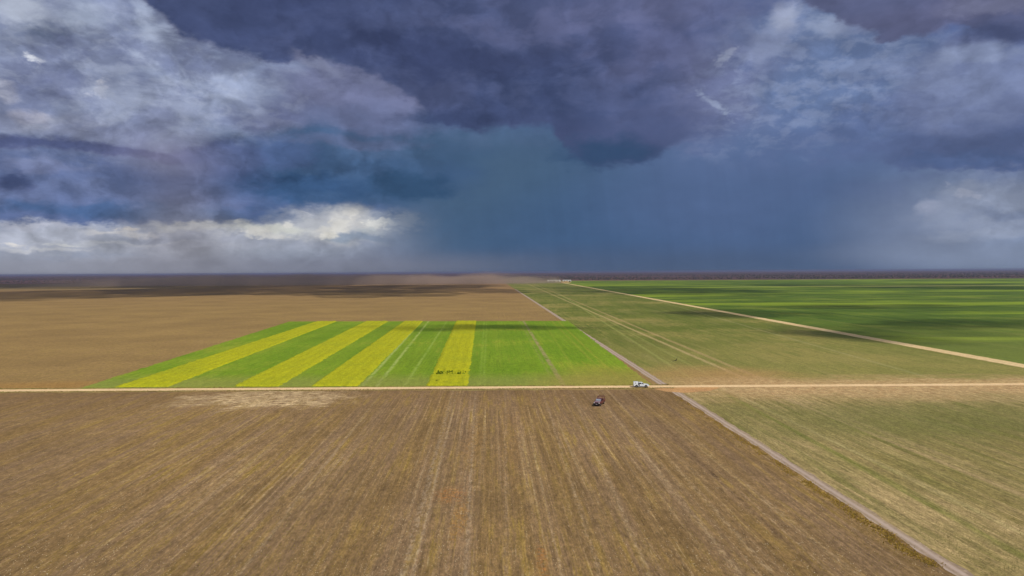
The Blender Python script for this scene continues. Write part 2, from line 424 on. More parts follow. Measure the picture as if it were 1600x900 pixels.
def line_mask(t, pos, p0, p1, width, wob=0.6, soft=0.4):
    """1 on the ground line through two surveyed points"""
    (x0, y0), (x1, y1) = p0, p1
    L = math.hypot(x1 - x0, y1 - y0); nx, ny = (y1 - y0) / L, -(x1 - x0) / L
    d = t.vm('DOT_PRODUCT', pos, (nx, ny, 0)); d = t.m('SUBTRACT', d, nx * x0 + ny * y0)
    n = t.noise(pos, 0.12, 4, .6); d = t.m('ADD', d, t.m('MULTIPLY', t.m('SUBTRACT', n, .5), wob * 2))
    return t.step(t.m('ABSOLUTE', d), width / 2 + soft, max(width / 2 - soft, 0.0))
def ell_mask(t, pos, c, rx, ry, soft=.5, wob=.5, nsc=.03):
    v = t.mapping(pos, loc=(c[0], c[1], 0), scale=(rx, ry, 1), typ='TEXTURE')
    v = t.vm('MULTIPLY', v, (1, 1, 0))
    r = t.vm('LENGTH', v); n = t.noise(pos, nsc, 6, .6)
    r = t.m('ADD', r, t.m('MULTIPLY', t.m('SUBTRACT', n, .5), wob * 2))
    return t.step(r, 1 + soft, 1 - soft)

GR = {'tilled_soil': .85, 'dry_stubble_soil': .7, 'bright_green_crop': .55, 'thin_green_crop': .75, 'deep_green_crop': .6, 'grassy_stubble': .9}
# ------------------------------------------------------------------ field materials
def soil_material(name, c_mid, c_mauve, c_olive, c_pale, c_dark, streak=1.0, extra=None, patch=.25, speck=1.0):
    m, t, b = new_mat(name); pos, rc = row_coords(t)
    wide = t.noise(scl(t, rc, .16, .004), 1, 5, .6)
    nar = t.noise(scl(t, rc, .75, .045), 1, 5, .7)
    row = t.noise(scl(t, rc, 2.2, .10), 1, 3, .7)
    gr = t.noise(scl(t, rc, 1.0, .8), 1.9, 8, .84)
    blotch = t.noise(pos, .018, 6, .62)
    c = t.mix(t.step(wide, .40, .62, 0, .6 * streak), lin(c_mid), lin(c_mauve))
    oli = t.m('MULTIPLY', t.step(nar, .48, .64), t.step(blotch, .38, .6, .25, 1.0))
    c = t.mix(t.m('MULTIPLY', oli, .8), c, lin(c_olive))
    c = t.mix(t.m('MULTIPLY', t.step(row, .60, .72), .35 * streak), c, lin(c_pale))
    c = t.mix(t.m('MULTIPLY', t.step(gr, .60, .70), .55 * speck), c, lin(c_pale))
    c = t.mix(t.m('MULTIPLY', t.step(gr, .42, .30), .75 * speck), c, lin(c_dark))
    coarse = t.noise(scl(t, rc, .5, .3), 1, 6, .75)
    gain = t.m('MULTIPLY', t.step(blotch, .3, .7, 1 - patch, 1 + patch), t.step(coarse, .35, .65, .93, 1.07))
    seed = t.noise(scl(t, rc, 1.35, .010), 1, 2, .5); sd2 = t.noise(scl(t, rc, 3.1, .03), 1, 2, .5)
    vis = t.m('MULTIPLY', t.step(t.noise(pos, .02, 3, .5), .35, .6, .35, 1.0), t.step(t.sep(pos)[0], -95, -25, .35, 1.0))
    brk = t.step(t.noise(t.mapping(rc, loc=(3, 3, 0), scale=(1, .5, 1)), 1.1, 5, .75), .40, .60, .15, 1.0)
    c = t.mix(t.m('MULTIPLY', t.m('MULTIPLY', t.step(seed, .55, .68), .38 * streak), t.m('MULTIPLY', vis, brk)), c, lin(c_pale))
    rg = t.m('MULTIPLY', t.step(seed, .3, .6, 1 - .15 * streak, 1 + .07 * streak), t.step(sd2, .3, .7, 1 - .12 * streak, 1 + .12 * streak))
    rg = t.m('ADD', 1.0, t.m('MULTIPLY', t.m('SUBTRACT', rg, 1.0), vis))
    gain = t.m('MULTIPLY', gain, rg)
    gain = t.m('MULTIPLY', gain, t.step(nar, .3, .7, 1 - .14 * streak, 1 + .14 * streak))
    c = t.mix(1.0, c, t.grey(gain), 'MULTIPLY')
    if extra: c = extra(t, pos, rc, c)
    c = grain(t, rc, c, GR.get(name, .8))
    finish(t, b, c, .95, t.m('ADD', gr, t.m('MULTIPLY', row, .7)), .25, .7, .1)
    return m

def near_extra(t, pos, rc, c):
    # straw-pale patch under the road, orange stubble patches, tractor lines
    a = gp(420, 622); m = ell_mask(t, pos, a, 25, 15, .35, 1.1, .09)
    fib = t.noise(scl(t, rc, .25, .5), 1.2, 7, .75)
    m = t.m('MULTIPLY', m, t.step(fib, .38, .60))
    c = t.mix(m, c, lin((216, 188, 142)))
    for px, py, rx, ry, col, al in ((705, 773, 2.6, 4, (178, 120, 62), .8), (740, 690, 2.2, 22, (158, 120, 60), .6), (718, 812, 1.2, 9, (168, 120, 50), .8),
                                    (848, 880, .8, 6, (168, 110, 50), .8), (800, 680, 3, 30, (154, 116, 66), .5)):
        mm = t.m('MULTIPLY', t.m('MULTIPLY', ell_mask(t, pos, gp(px, py), rx, ry, .6, .9, .3), t.step(t.noise(pos, 1.1, 6, .75), .42, .62)), al * .8); c = t.mix(mm, c, lin(col))
    for p0, p1, wd, al, col in (((705, 622), (632, 890), 1.0, .36, (176, 156, 128)), ((712, 622), (646, 890), .7, .35, (176, 156, 128)),
                                ((862, 655), (935, 890), .6, .32, (186, 162, 130)), ((905, 640), (1010, 890), .7, .4, (180, 156, 120)),
                                ((790, 640), (790, 890), .6, .3, (176, 150, 120)), ((738, 700), (728, 890), .6, .35, (180, 160, 130)),
                                ((960, 650), (1150, 890), .8, .45, (184, 158, 118)), ((985, 650), (1200, 890), .8, .45, (184, 158, 118)),
                                ((1010, 640), (1270, 890), 1.0, .45, (80, 60, 38)), ((930, 640), (1070, 890), .8, .4, (80, 60, 38)),
                                ((1000, 625), (1330, 890), .8, .35, (184, 158, 118)), ((560, 660), (380, 890), .7, .3, (176, 156, 124))):
        mm = line_mask(t, pos, gp(*p0), gp(*p1), wd, .35, .35)
        br = t.step(t.noise(scl(t, rc, 1.2, .5), 1.1, 5, .7), .42, .58)
        c = t.mix(t.m('MULTIPLY', t.m('MULTIPLY', mm, br), al), c, lin(col))
    # darker headland just below the road
    y = t.sep(pos)[1]; hd = t.step(y, 190, 226); c = t.mix(t.m('MULTIPLY', hd, .30), c, lin((110, 84, 56)))
    return c
M_NEAR = soil_material('tilled_soil', (134, 107, 68), (138, 112, 86), (136, 112, 54), (192, 168, 128), (64, 46, 28), extra=near_extra, patch=.15)

def far_extra(t, pos, rc, c):
    y = t.sep(pos)[1]
    x = t.sep(pos)[0]
    far = t.m('MULTIPLY', t.step(y, 1500, 2000), t.step(x, -500, -1200))
    c = t.mix(t.m('MULTIPLY', far, .7), c, lin((104, 108, 70)))
    vf = t.step(y, 700, 1800); c = t.mix(t.m('MULTIPLY', vf, .4), c, lin((140, 104, 74)))
    a = gp(70, 603); m = ell_mask(t, pos, a, 26, 10, .8, .9, .06); c = t.mix(t.m('MULTIPLY', m, .35), c, lin((172, 124, 56)))
    return c
M_FARSOIL = soil_material('dry_stubble_soil', (145, 118, 73), (142, 113, 76), (140, 117, 64), (170, 144, 96), (92, 72, 44), streak=.4, extra=far_extra, patch=.12, speck=.7)

def crop_material(name, g1, g2, g3, khaki, dryness=.5, extra=None, patch=.2, rowamp=.2, streak=.45):
    c_pale = tuple(min(255, v + 25) for v in khaki)
    m, t, b = new_mat(name); pos, rc = row_coords(t, (31, 17))
    wide = t.noise(scl(t, rc, .10, .010), 1, 6, .66)
    nar = t.noise(scl(t, rc, .6, .04), 1, 5, .7)
    gr = t.noise(rc, 1.6, 8, .84)
    blotch = t.noise(pos, .010, 6, .6)
    c = t.mix(t.step(wide, .38, .62), lin(g1), lin(g2))
    c = t.mix(t.step(nar, .5, .66, 0, .6), c, lin(g3))
    dm = t.m('ADD', blotch, t.m('MULTIPLY', t.m('SUBTRACT', nar, .5), .5))
    c = t.mix(t.m('MULTIPLY', t.step(dm, .62 - dryness * .3, .72 - dryness * .2), min(1, dryness * 1.6)), c, lin(khaki))
    c = t.mix(t.step(gr, .58, .70, 0, .35), c, lin(tuple(min(255, v + 45) for v in khaki)))
    c = t.mix(t.step(gr, .42, .30, 0, .6), c, lin(tuple(v * .55 for v in g1)))
    coarse = t.noise(scl(t, rc, .5, .3), 1, 6, .75)
    gain = t.m('MULTIPLY', t.step(blotch, .3, .7, 1 - patch, 1 + patch), t.step(coarse, .35, .65, .93, 1.07))
    seed = t.noise(scl(t, rc, 1.35, .010), 1, 2, .5); sd2 = t.noise(scl(t, rc, 3.1, .03), 1, 2, .5)
    vis = t.m('MULTIPLY', t.step(t.noise(pos, .02, 3, .5), .35, .6, .35, 1.0), t.step(t.sep(pos)[0], -95, -25, .35, 1.0))
    brk = t.step(t.noise(t.mapping(rc, loc=(3, 3, 0), scale=(1, .5, 1)), 1.1, 5, .75), .40, .60, .15, 1.0)
    c = t.mix(t.m('MULTIPLY', t.m('MULTIPLY', t.step(seed, .55, .68), .38 * streak), t.m('MULTIPLY', vis, brk)), c, lin(c_pale))
    rg = t.m('MULTIPLY', t.step(seed, .3, .6, 1 - .15 * streak, 1 + .07 * streak), t.step(sd2, .3, .7, 1 - .12 * streak, 1 + .12 * streak))
    rg = t.m('ADD', 1.0, t.m('MULTIPLY', t.m('SUBTRACT', rg, 1.0), vis))
    gain = t.m('MULTIPLY', gain, rg)
    gain = t.m('MULTIPLY', gain, t.step(nar, .3, .7, 1 - rowamp, 1 + rowamp))
    c = t.mix(1.0, c, t.grey(gain), 'MULTIPLY')
    if extra: c = extra(t, pos, rc, c)
    c = grain(t, rc, c, GR.get(name, .8))
    finish(t, b, c, .9, gr, .3, .6, .12)
    return m

def bright_extra(t, pos, rc, c):
    for p0, p1, wd, al, col in (((570, 600), (650, 512), 1.3, .7, (164, 176, 96)), ((592, 600), (662, 512), 1.3, .7, (164, 176, 96)),
                                ((636, 598), (692, 512), 1.0, .45, (160, 176, 86)), ((750, 600), (756, 510), .9, .3, (150, 170, 70)),
                                ((756, 600), (760, 510), .9, .3, (150, 170, 70)), ((880, 602), (829, 520), 1.9, .8, (150, 136, 92)),
                                ((868, 602), (822, 520), 1.2, .3, (150, 150, 80)), ((912, 600), (850, 505), 1.0, .25, (160, 160, 60)),
                                ((960, 600), (870, 510), 1.2, .3, (160, 150, 60)), ((975, 600), (880, 510), 1.2, .3, (170, 150, 60))):
        br = t.step(t.noise(scl(t, rc, .4, .1), 1.0, 5, .7), .36, .52)
        c = t.mix(t.m('MULTIPLY', t.m('MULTIPLY', line_mask(t, pos, gp(*p0), gp(*p1), wd, .3, .5), br), al), c, lin(col))
    y = t.sep(pos)[1]
    c = t.mix(t.m('MULTIPLY', t.step(y, 275, 246), .55), c, lin((138, 134, 70)))
    mm = ell_mask(t, pos, gp(990, 596), 30, 34, .6, .5, .05); c = t.mix(t.m('MULTIPLY', mm, .6), c, lin((150, 132, 62)))
    return c
M_BRIGHT = crop_material('bright_green_crop', (108, 137, 26), (120, 144, 32), (96, 120, 26), (136, 140, 42), .35, bright_extra, .10, .10)

def road_sand(t, pos, rc, c, lo, hi, al):
    """bare sandy headland that fades into the crop on both sides of the road"""
    p0, p1 = gp(1045, 602), gp(1600, 599)
    y = t.sep(pos)[1]; x = t.sep(pos)[0]
    d = t.m('ABSOLUTE', t.m('SUBTRACT', y, (p0[1] + p1[1]) / 2))
    n = t.noise(scl(t, rc, .03, .06), 1, 6, .65)
    d = t.m('ADD', d, t.m('MULTIPLY', t.m('SUBTRACT', n, .5), 40))
    m = t.step(d, hi, lo)
    m = t.m('MULTIPLY', m, t.step(x, 45, 95, .45, 1.0))
    fib = t.noise(scl(t, rc, .3, .6), 1, 6, .75)
    c = t.mix(t.m('MULTIPLY', m, al), c, t.mix(t.step(fib, .4, .6), lin((166, 130, 88)), lin((196, 166, 118))))
    return c
def mid_extra(t, pos, rc, c):
    y = t.sep(pos)[1]
    c = t.mix(t.step(y, 480, 250, 0, .62), c, lin((142, 132, 72)))
    n = t.noise(scl(t, rc, .3, .014), 1, 6, .66)
    c = t.mix(t.m('MULTIPLY', t.step(n, .54, .64), .35), c, lin((150, 138, 86)))
    c = t.mix(t.m('MULTIPLY', t.step(n, .46, .34), .4), c, lin((82, 100, 36)))
    for p0, p1, wd, al, col in (((885, 470), (1165, 592), 2.2, .7, (178, 156, 106)), ((897, 470), (1190, 592), 2.2, .5, (178, 150, 104)),
                                ((1150, 505), (1480, 598), 1.6, .35, (170, 160, 110)), ((1000, 540), (1090, 598), 1.0, .4, (160, 160, 90)),
                                ((985, 520), (1130, 598), 1.0, .3, (160, 160, 90))):
        c = t.mix(t.m('MULTIPLY', line_mask(t, pos, gp(*p0), gp(*p1), wd, .8, .9), al), c, lin(col))
    c = t.mix(t.m('MULTIPLY', ell_mask(t, pos, gp(1125, 590), 26, 26, .7, .5, .05), .7), c, lin((170, 132, 84)))
    return road_sand(t, pos, rc, c, 4, 24, .8)
M_MID = crop_material('thin_green_crop', (98, 106, 40), (110, 115, 48), (86, 101, 34), (134, 122, 66), .5, mid_extra, .16, .16)

def rfar_extra(t, pos, rc, c):
    p = gp(1390, 447); c = t.mix(t.m('MULTIPLY', ell_mask(t, pos, p, 420, 60, .4, .4, .004), .7), c, lin((176, 170, 100)))
    y = t.sep(pos)[1]
    b = t.noise(scl(t, rc, .0016, .007), 1, 5, .6)
    c = t.mix(t.m('MULTIPLY', t.step(b, .50, .59), .8), c, lin((130, 148, 38)))
    c = t.mix(t.m('MULTIPLY', t.step(b, .48, .34), .45), c, lin((62, 84, 28)))
    ln = t.noise(scl(t, rc, .09, .0015), 1, 4, .6); c = t.mix(t.m('MULTIPLY', t.step(ln, .54, .66), .35), c, lin((118, 122, 58)))
    c = t.mix(t.step(y, 560, 300, 0, .5), c, lin((128, 134, 62)))
    return c
M_RFAR = crop_material('deep_green_crop', (72, 96, 28), (86, 106, 32), (68, 90, 26), (116, 118, 44), .3, rfar_extra, .2, .10)

def low_extra(t, pos, rc, c):
    n = t.noise(scl(t, rc, .28, .018), 1, 6, .68)
    c = t.mix(t.m('MULTIPLY', t.step(n, .50, .62), .4), c, lin((156, 134, 90)))
    c = t.mix(t.m('MULTIPLY', t.step(n, .48, .36), .45), c, lin((104, 106, 46)))
    for p0, p1, wd, al, col in (((1270, 640), (1600, 775), 1.3, .6, (176, 150, 108)), ((1250, 625), (1600, 760), 1.3, .3, (176, 150, 108)),
                                ((1180, 640), (1600, 870), 1.4, .5, (110, 116, 44)), ((1240, 660), (1600, 835), .7, .35, (190, 172, 120)),
                                ((1120, 650), (1420, 890), .8, .3, (176, 156, 104))):
        c = t.mix(t.m('MULTIPLY', line_mask(t, pos, gp(*p0), gp(*p1), wd, .6, .8), al), c, lin(col))
    c = t.mix(t.m('MULTIPLY', ell_mask(t, pos, gp(1480, 655), 62, 24, .8, .8, .03), .5), c, lin((98, 104, 50)))
    return road_sand(t, pos, rc, c, 8, 38, .85)
M_LOW = crop_material('grassy_stubble', (134, 120, 68), (142, 128, 78), (120, 112, 54), (160, 138, 94), .65, low_extra, .12, .16, streak=1.0)

def yellow_material():
    m, t, b = new_mat('yellow_flowering_crop'); pos, rc = row_coords(t, (5, 9))
    gr = t.noise(rc, 1.6, 7, .74); nar = t.noise(scl(t, rc, .7, .03), 1, 3, .6); bl = t.noise(pos, .03, 5, .6)
    c = t.mix(t.step(nar, .35, .65), lin((160, 160, 26)), lin((168, 166, 26)))
    c = t.mix(t.step(bl, .46, .66, 0, .55), c, lin((150, 154, 30))); edge_n = t.noise(scl(t, rc, .5, .08), 1, 5, .7); c = t.mix(t.step(edge_n, .56, .68, 0, .4), c, lin((136, 146, 26)))
    c = t.mix(t.step(gr, .60, .72, 0, .5), c, lin((196, 184, 60)))
    c = t.mix(t.step(gr, .42, .30, 0, .7), c, lin((112, 122, 24)))
    c = grain(t, rc, c, .6)
    finish(t, b, c, .9, gr, .3, .6, .1)
    return m
M_YELLOW = yellow_material()

def scrub_material():
    m, t, b = new_mat('dry_scrub_land'); pos, rc = row_coords(t)
    n = t.noise(scl(t, pos, .0009, .004), 1, 6, .6); g = t.noise(pos, .03, 6, .7)
    c = t.mix(t.step(n, .40, .60), lin((74, 60, 62)), lin((98, 66, 62)))
    c = t.mix(t.step(n, .58, .66, 0, .6), c, lin((84, 84, 50)))
    c = t.mix(t.step(g, .5, .62, 0, .7), c, lin((48, 52, 38)))
    finish(t, b, c, .95, g, 1.0, .5, .1)
    return m
M_SCRUB = scrub_material()

def dirt_material(name, c1, c2, c3, rutpts=None):
    m, t, b = new_mat(name); pos, rc = row_coords(t)
    gr = t.noise(pos, 1.2, 7, .72); bl = t.noise(pos, .05, 5, .6)
    c = t.mix(t.step(bl, .35, .65), lin(c1), lin(c2))
    c = t.mix(t.step(gr, .52, .66, 0, .7), c, lin(c3))
    c = t.mix(t.step(gr, .42, .30, 0, .6), c, lin(tuple(v * .6 for v in c1)))
    c = grain(t, rc, c, .5)
    if rutpts:
        p0, p1, off, cc = rutpts
        for s in (-off, off):
            L = math.hypot(p1[0] - p0[0], p1[1] - p0[1]); nx, ny = (p1[1] - p0[1]) / L * s, -(p1[0] - p0[0]) / L * s
            c = t.mix(t.m('MULTIPLY', line_mask(t, pos, (p0[0] + nx, p0[1] + ny), (p1[0] + nx, p1[1] + ny), .8, .25, .3), .7), c, lin(cc))
    finish(t, b, c, .95, gr, .15, .6, .1)
    return m

# ------------------------------------------------------------------ the ground and the fields
def sheet(name, pts, z, mat, kind='structure', label=None, cat=None, rag=0.0, seg=4.0):
    """flat field outline; its edge wanders by 'rag' metres"""
    out = []
    for i, p in enumerate(pts):
        q = pts[(i + 1) % len(pts)]; L = math.hypot(q[0] - p[0], q[1] - p[1])
        n = max(1, int(min(L / seg, 260))) if rag else 1
        for k in range(n):
            f = k / n; nx, ny = (q[1] - p[1]) / L, -(q[0] - p[0]) / L
            o = (math.sin(k * .9 + i) * .3 + random.uniform(-1, 1) * .7) * rag if 0 < k else 0
            out.append((p[0] + (q[0] - p[0]) * f + nx * o, p[1] + (q[1] - p[1]) * f + ny * o, z))
    bm = bmesh.new(); vs = [bm.verts.new(v) for v in out]; bm.faces.new(vs); bmesh.ops.triangulate(bm, faces=bm.faces[:])
    bmesh.ops.recalc_face_normals(bm, faces=bm.faces)
    if sum(f.normal.z for f in bm.faces) < 0: bmesh.ops.reverse_faces(bm, faces=bm.faces[:])
    me = bpy.data.meshes.new(name); bm.to_mesh(me); bm.free(); me.materials.append(mat)
    o = bpy.data.objects.new(name, me); COL.objects.link(o); tag(o, label, cat, kind=kind); return o

BIG = 30000
mesh_obj('ground', [(-BIG, -3000, 0), (BIG, -3000, 0), (BIG, BIG, 0), (-BIG, BIG, 0)], [(0, 1, 2, 3)], M_SCRUB); tag(bpy.data.objects['ground'], kind='structure')
road_l, road_r = gp(0, 610.5), gp(1600, 600.5)
def road_y(x):                                       # centre line of the road that crosses the fields
    return road_l[1] + (road_r[1] - road_l[1]) * (x - road_l[0]) / (road_r[0] - road_l[0])
tr_n, tr_f = gp(1500, 900), gp(805, 452)             # farm track between the fields
def track_x(y): return tr_n[0] + (tr_f[0] - tr_n[0]) * (y - tr_n[1]) / (tr_f[1] - tr_n[1])
dg_n, dg_f = gp(1600, 572), gp(872, 440.5)           # straight road running away on the right
def diag_x(y): return dg_n[0] + (dg_f[0] - dg_n[0]) * (y - dg_n[1]) / (dg_f[1] - dg_n[1])
YF = 2950.0                                          # far end of the farmed land
YL = 1900.0
sheet('tilled_field', [(-600, -60), (track_x(-60), -60), (track_x(road_y(53)), road_y(53)), (-600, road_y(-600))], .03, M_NEAR)
sheet('stubble_field', [(-2600, road_y(-2600) - 20), (-600, road_y(-600)), (track_x(road_y(53)), road_y(53)), (track_x(YF), YF), (-3400, YF)], .03, M_FARSOIL)
sheet('mid_field', [(track_x(road_y(53)), road_y(53)), (diag_x(road_y(200)), road_y(200)), (diag_x(YF), YF), (track_x(YF), YF)], .035, M_MID,
      'stuff', 'thin olive green crop between the narrow track and the long straight dirt road', 'crop')
sheet('deep_green_crop', [(diag_x(road_y(200)), road_y(200)), (900, road_y(900)), (5200, YF), (diag_x(YF), YF)], .035, M_RFAR,
      'stuff', 'deep green crop right of the long straight dirt road, reaching the horizon scrub', 'crop')
sheet('grass_stubble', [(track_x(-60), -60), (600, -60), (900, road_y(900)), (track_x(road_y(53)), road_y(53))], .035, M_LOW,
      'stuff', 'khaki grassy stubble in the lower right corner, right of the grey track', 'grass')
bpy.data.objects['mid_field'].name = 'green_crop'

M_ROAD = dirt_material('pale_dirt_road', (214, 178, 128), (204, 166, 116), (232, 204, 158), (road_l, road_r, 1.0, (236, 212, 170)))
M_VERGE = dirt_material('grassy_road_verge', (140, 124, 74), (150, 122, 78), (172, 150, 100))
def ribbon(name, pts, widths, z, mat, label, cat, rag=.25, kind='structure', step=3.0):
    L, Rr = [], []
    for i in range(len(pts) - 1):
        (x0, y0), (x1, y1) = pts[i], pts[i + 1]; LL = math.hypot(x1 - x0, y1 - y0); n = max(1, min(int(LL / step), 700))
        nx, ny = (y1 - y0) / LL, -(x1 - x0) / LL
        for k in range(n + (1 if i == len(pts) - 2 else 0)):
            f = k / n; ww = (widths[i] + (widths[i + 1] - widths[i]) * f) / 2
            a, b_ = ww + random.uniform(-rag, rag), ww + random.uniform(-rag, rag); x = x0 + (x1 - x0) * f; y = y0 + (y1 - y0) * f
            L.append((x - nx * a, y - ny * a, z)); Rr.append((x + nx * b_, y + ny * b_, z))
    v = L + Rr; n = len(L); f = [(i, n + i, n + i + 1, i + 1) for i in range(n - 1)]
    o = mesh_obj(name, v, f, mat); tag(o, label, cat, kind=kind); return o
ribbon('road_verge', [(-600, road_y(-600)), (-80, road_y(-80)), (55, road_y(55))], [9, 9, 12], .045, M_VERGE, None, None, .8)
ribbon('dirt_road', [(-900, road_y(-900)), (60, road_y(60)), (900, road_y(900))], [4.6, 4.6, 6.5], .06, M_ROAD, None, None, .25)
M_ROAD2 = dirt_material('straight_dirt_road_surface', (206, 178, 128), (196, 166, 116), (226, 200, 150), (dg_n, dg_f, 1.6, (232, 208, 160)))
ribbon('straight_road', [(diag_x(road_y(200)), road_y(200)), dg_n, dg_f, (diag_x(3300), 3300)], [8.5, 8.5, 8.5, 9], .06, M_ROAD2, None, None, .35)
bpy.data.objects['straight_road'].name = 'dirt_road'
M_TRACK = dirt_material('mauve_grey_track', (152, 132, 106), (146, 126, 106), (176, 156, 132), (tr_n, tr_f, .7, (182, 162, 148)))
ry = road_y(53)
ribbon('farm_track', [(track_x(-60) + .8, -60), (track_x(90) + .7, 90), (track_x(ry - 9) + .5, ry - 9)], [2.1, 2.2, 2.6], .05, M_TRACK, None, None, .35)
ribbon('farm_track', [(track_x(ry + 4), ry + 4), (track_x(700), 700), tr_f], [3.2, 3.4, 4.0], .05, M_TRACK, None, None, .35)
M_ORANGE = dirt_material('orange_sand', (186, 142, 92), (176, 134, 90), (206, 168, 118))
sheet('sandy_junction', [gp(1020, 607), gp(1130, 604), gp(1110, 611), gp(1068, 614), gp(1040, 612)], .055, M_ORANGE, rag=.6, seg=2)
M_RED = dirt_material('red_soil_edge', (190, 160, 100), (176, 140, 96), (206, 182, 120))
ribbon('field_edge_track', [(track_x(YF) + 60, YF + 12), (1500, YF + 4)], [46, 30], .07, M_RED, None, None, 3, step=20)

# ---------- raised crops: bilinear relief blocks
def relief(name, A, B, C, D_, step_m, h, mat, label, cat, group=None, kind=None, z=.04, hole=None, edge=1.0):
    A, B, C, D_ = map(np.array, (A, B, C, D_))
    nu = int(np.linalg.norm(B - A) / step_m) + 2; nv = int(np.linalg.norm(D_ - A) / (step_m * 1.7)) + 2
    u = np.linspace(0, 1, nu); v = np.linspace(0, 1, nv); U, V = np.meshgrid(u, v, indexing='ij')
    P = ((1 - U) * (1 - V))[..., None] * A + (U * (1 - V))[..., None] * B + (U * V)[..., None] * C + ((1 - U) * V)[..., None] * D_
    P = P + rng.normal(0, step_m * .28, P.shape)
    Z = h * (.55 + .45 * rng.random((nu, nv)))
    Z *= (.85 + .15 * np.sin(U * nu * 1.3))
    if edge:
        Z[0, :] = 0; Z[-1, :] = 0; Z[:, 0] = 0; Z[:, -1] = 0
    if hole is not None: Z *= np.where(hole(P[..., 0], P[..., 1]) > rng.random((nu, nv)), .08, 1.0)
    verts = np.concatenate([P, (Z + z)[..., None]], -1).reshape(-1, 3)
    i = np.arange(nu - 1)[:, None] * nv + np.arange(nv - 1)[None]
    f = np.stack([i, i + nv, i + nv + 1, i + 1], -1).reshape(-1, 4)
    o = mesh_obj(name, verts, f, mat); tag(o, label, cat, group, kind); return o
gA, gB, gC, gD = gp(122, 607.6), gp(1020, 602.3), gp(888, 501.5), gp(452, 502.5)
relief('bright_green_crop', gA, gB, gC, gD, 1.3, .28, M_BRIGHT, 'bright green crop field between the yellow strips, above the crossing road', 'crop', kind='stuff')
strips = [((181, 606), (262, 605.5), (526, 502.6), (496, 502.6), 'yellow flowering crop strip farthest left, the most slanted one'),
          ((365, 605), (436, 604.8), (607, 502.4), (572, 502.4), 'yellow crop strip second from the left, ending above the straw patch'),
          ((486, 604.6), (559, 604.4), (661, 502.3), (632, 502.3), 'yellow crop strip left of the pale twin tractor lines'),
          ((666, 603.8), (731, 603.6), (744, 502), (713, 502), 'rightmost yellow crop strip, with a dark green weedy gap across it')]
for a, b_, c_, d_, lab in strips:
    hole = None
    if a[0] == 666:
        h0, h1 = gp(680, 587)[1], gp(730, 580)[1]
        hole = lambda X, Y: np.where((Y > h0) & (Y < h1), .93, 0)
    relief('yellow_crop_strip', gp(*a), gp(*b_), gp(*c_), gp(*d_), .9, .75, M_YELLOW, lab, 'crop strip', 'yellow strips sown across the green field', z=.2, hole=hole)

# ---------- tufts
def tufts(name, pts, size, mat, label, cat, blades=3, kind='stuff', z=.03, lean=.5, wide=.5):
    n = len(pts); s = size * (.6 + .8 * rng.random(n)); V = np.zeros((n, blades, 3, 3), np.float32)
    for k in range(blades):
        a = rng.random(n) * 6.283; ca, sa = np.cos(a), np.sin(a); l = rng.normal(0, lean, n) * s
        w_ = s * wide
        V[:, k, 0] = np.stack([pts[:, 0] - ca * w_, pts[:, 1] - sa * w_, np.full(n, z)], -1)
        V[:, k, 1] = np.stack([pts[:, 0] + ca * w_, pts[:, 1] + sa * w_, np.full(n, z)], -1)
        V[:, k, 2] = np.stack([pts[:, 0] - sa * l, pts[:, 1] + ca * l, z + s * (.7 + .5 * rng.random(n))], -1)
    f = np.arange(n * blades * 3).reshape(-1, 3)
    o = mesh_obj(name, V.reshape(-1, 3), f, mat); tag(o, label, cat, kind=kind); return o
def leaf_mat(name, c1, c2, c3):
    m, t, b = new_mat(name); pos = t.new('ShaderNodeNewGeometry').outputs['Position']
    n = t.noise(pos, .9, 4, .7); c = t.mix(t.step(n, .38, .55), lin(c1), lin(c2)); c = t.mix(t.step(n, .56, .66), c, lin(c3))
    finish(t, b, c, .85, spec=.1); return m
def in_view(n, y0, y1, xl, xr):
    y = 1 / (1 / y0 + (1 / y1 - 1 / y0) * rng.random(n)); x = xl(y) + (xr(y) - xl(y)) * rng.random(n); return np.stack([x, y], -1)
p = in_view(52000, 82, 236, lambda y: -y * .80 - 4, lambda y: tr_n[0] + (y - tr_n[1]) * (tr_f[0] - tr_n[0]) / (tr_f[1] - tr_n[1]) - 1.5)
# weeds gather along the rows
s_row = p[:, 0] * math.cos(ROW) - p[:, 1] * math.sin(ROW)
keep = (np.sin(s_row * 1.9) + np.sin(s_row * .61 + 1) + np.sin(s_row * .13) * .8 + rng.normal(0, 1.1, len(p))) > .2
M_WEED = leaf_mat('olive_weed_leaf', (136, 120, 56), (160, 140, 64), (142, 124, 76))
M_STRAW = leaf_mat('dry_straw', (188, 164, 124), (206, 186, 150), (150, 122, 84))
tufts('weeds', p[keep], .08, M_WEED, 'low olive weeds sprouting along the rows of the brown tilled field', 'weeds')
tufts('straw', p[~keep][::2], .07, M_STRAW, 'pale straw bits scattered over the brown tilled field', 'straw', blades=2, lean=1.6)
p = in_view(16000, 82, 232, lambda y: tr_n[0] + (y - tr_n[1]) * (tr_f[0] - tr_n[0]) / (tr_f[1] - tr_n[1]) + 3.4, lambda y: y * .80 + 4)
tufts('grass_tufts', p, .08, leaf_mat('khaki_grass_leaf', (150, 142, 82), (172, 158, 104), (132, 132, 64)), 'thin grass tufts over the lower right stubble', 'grass')
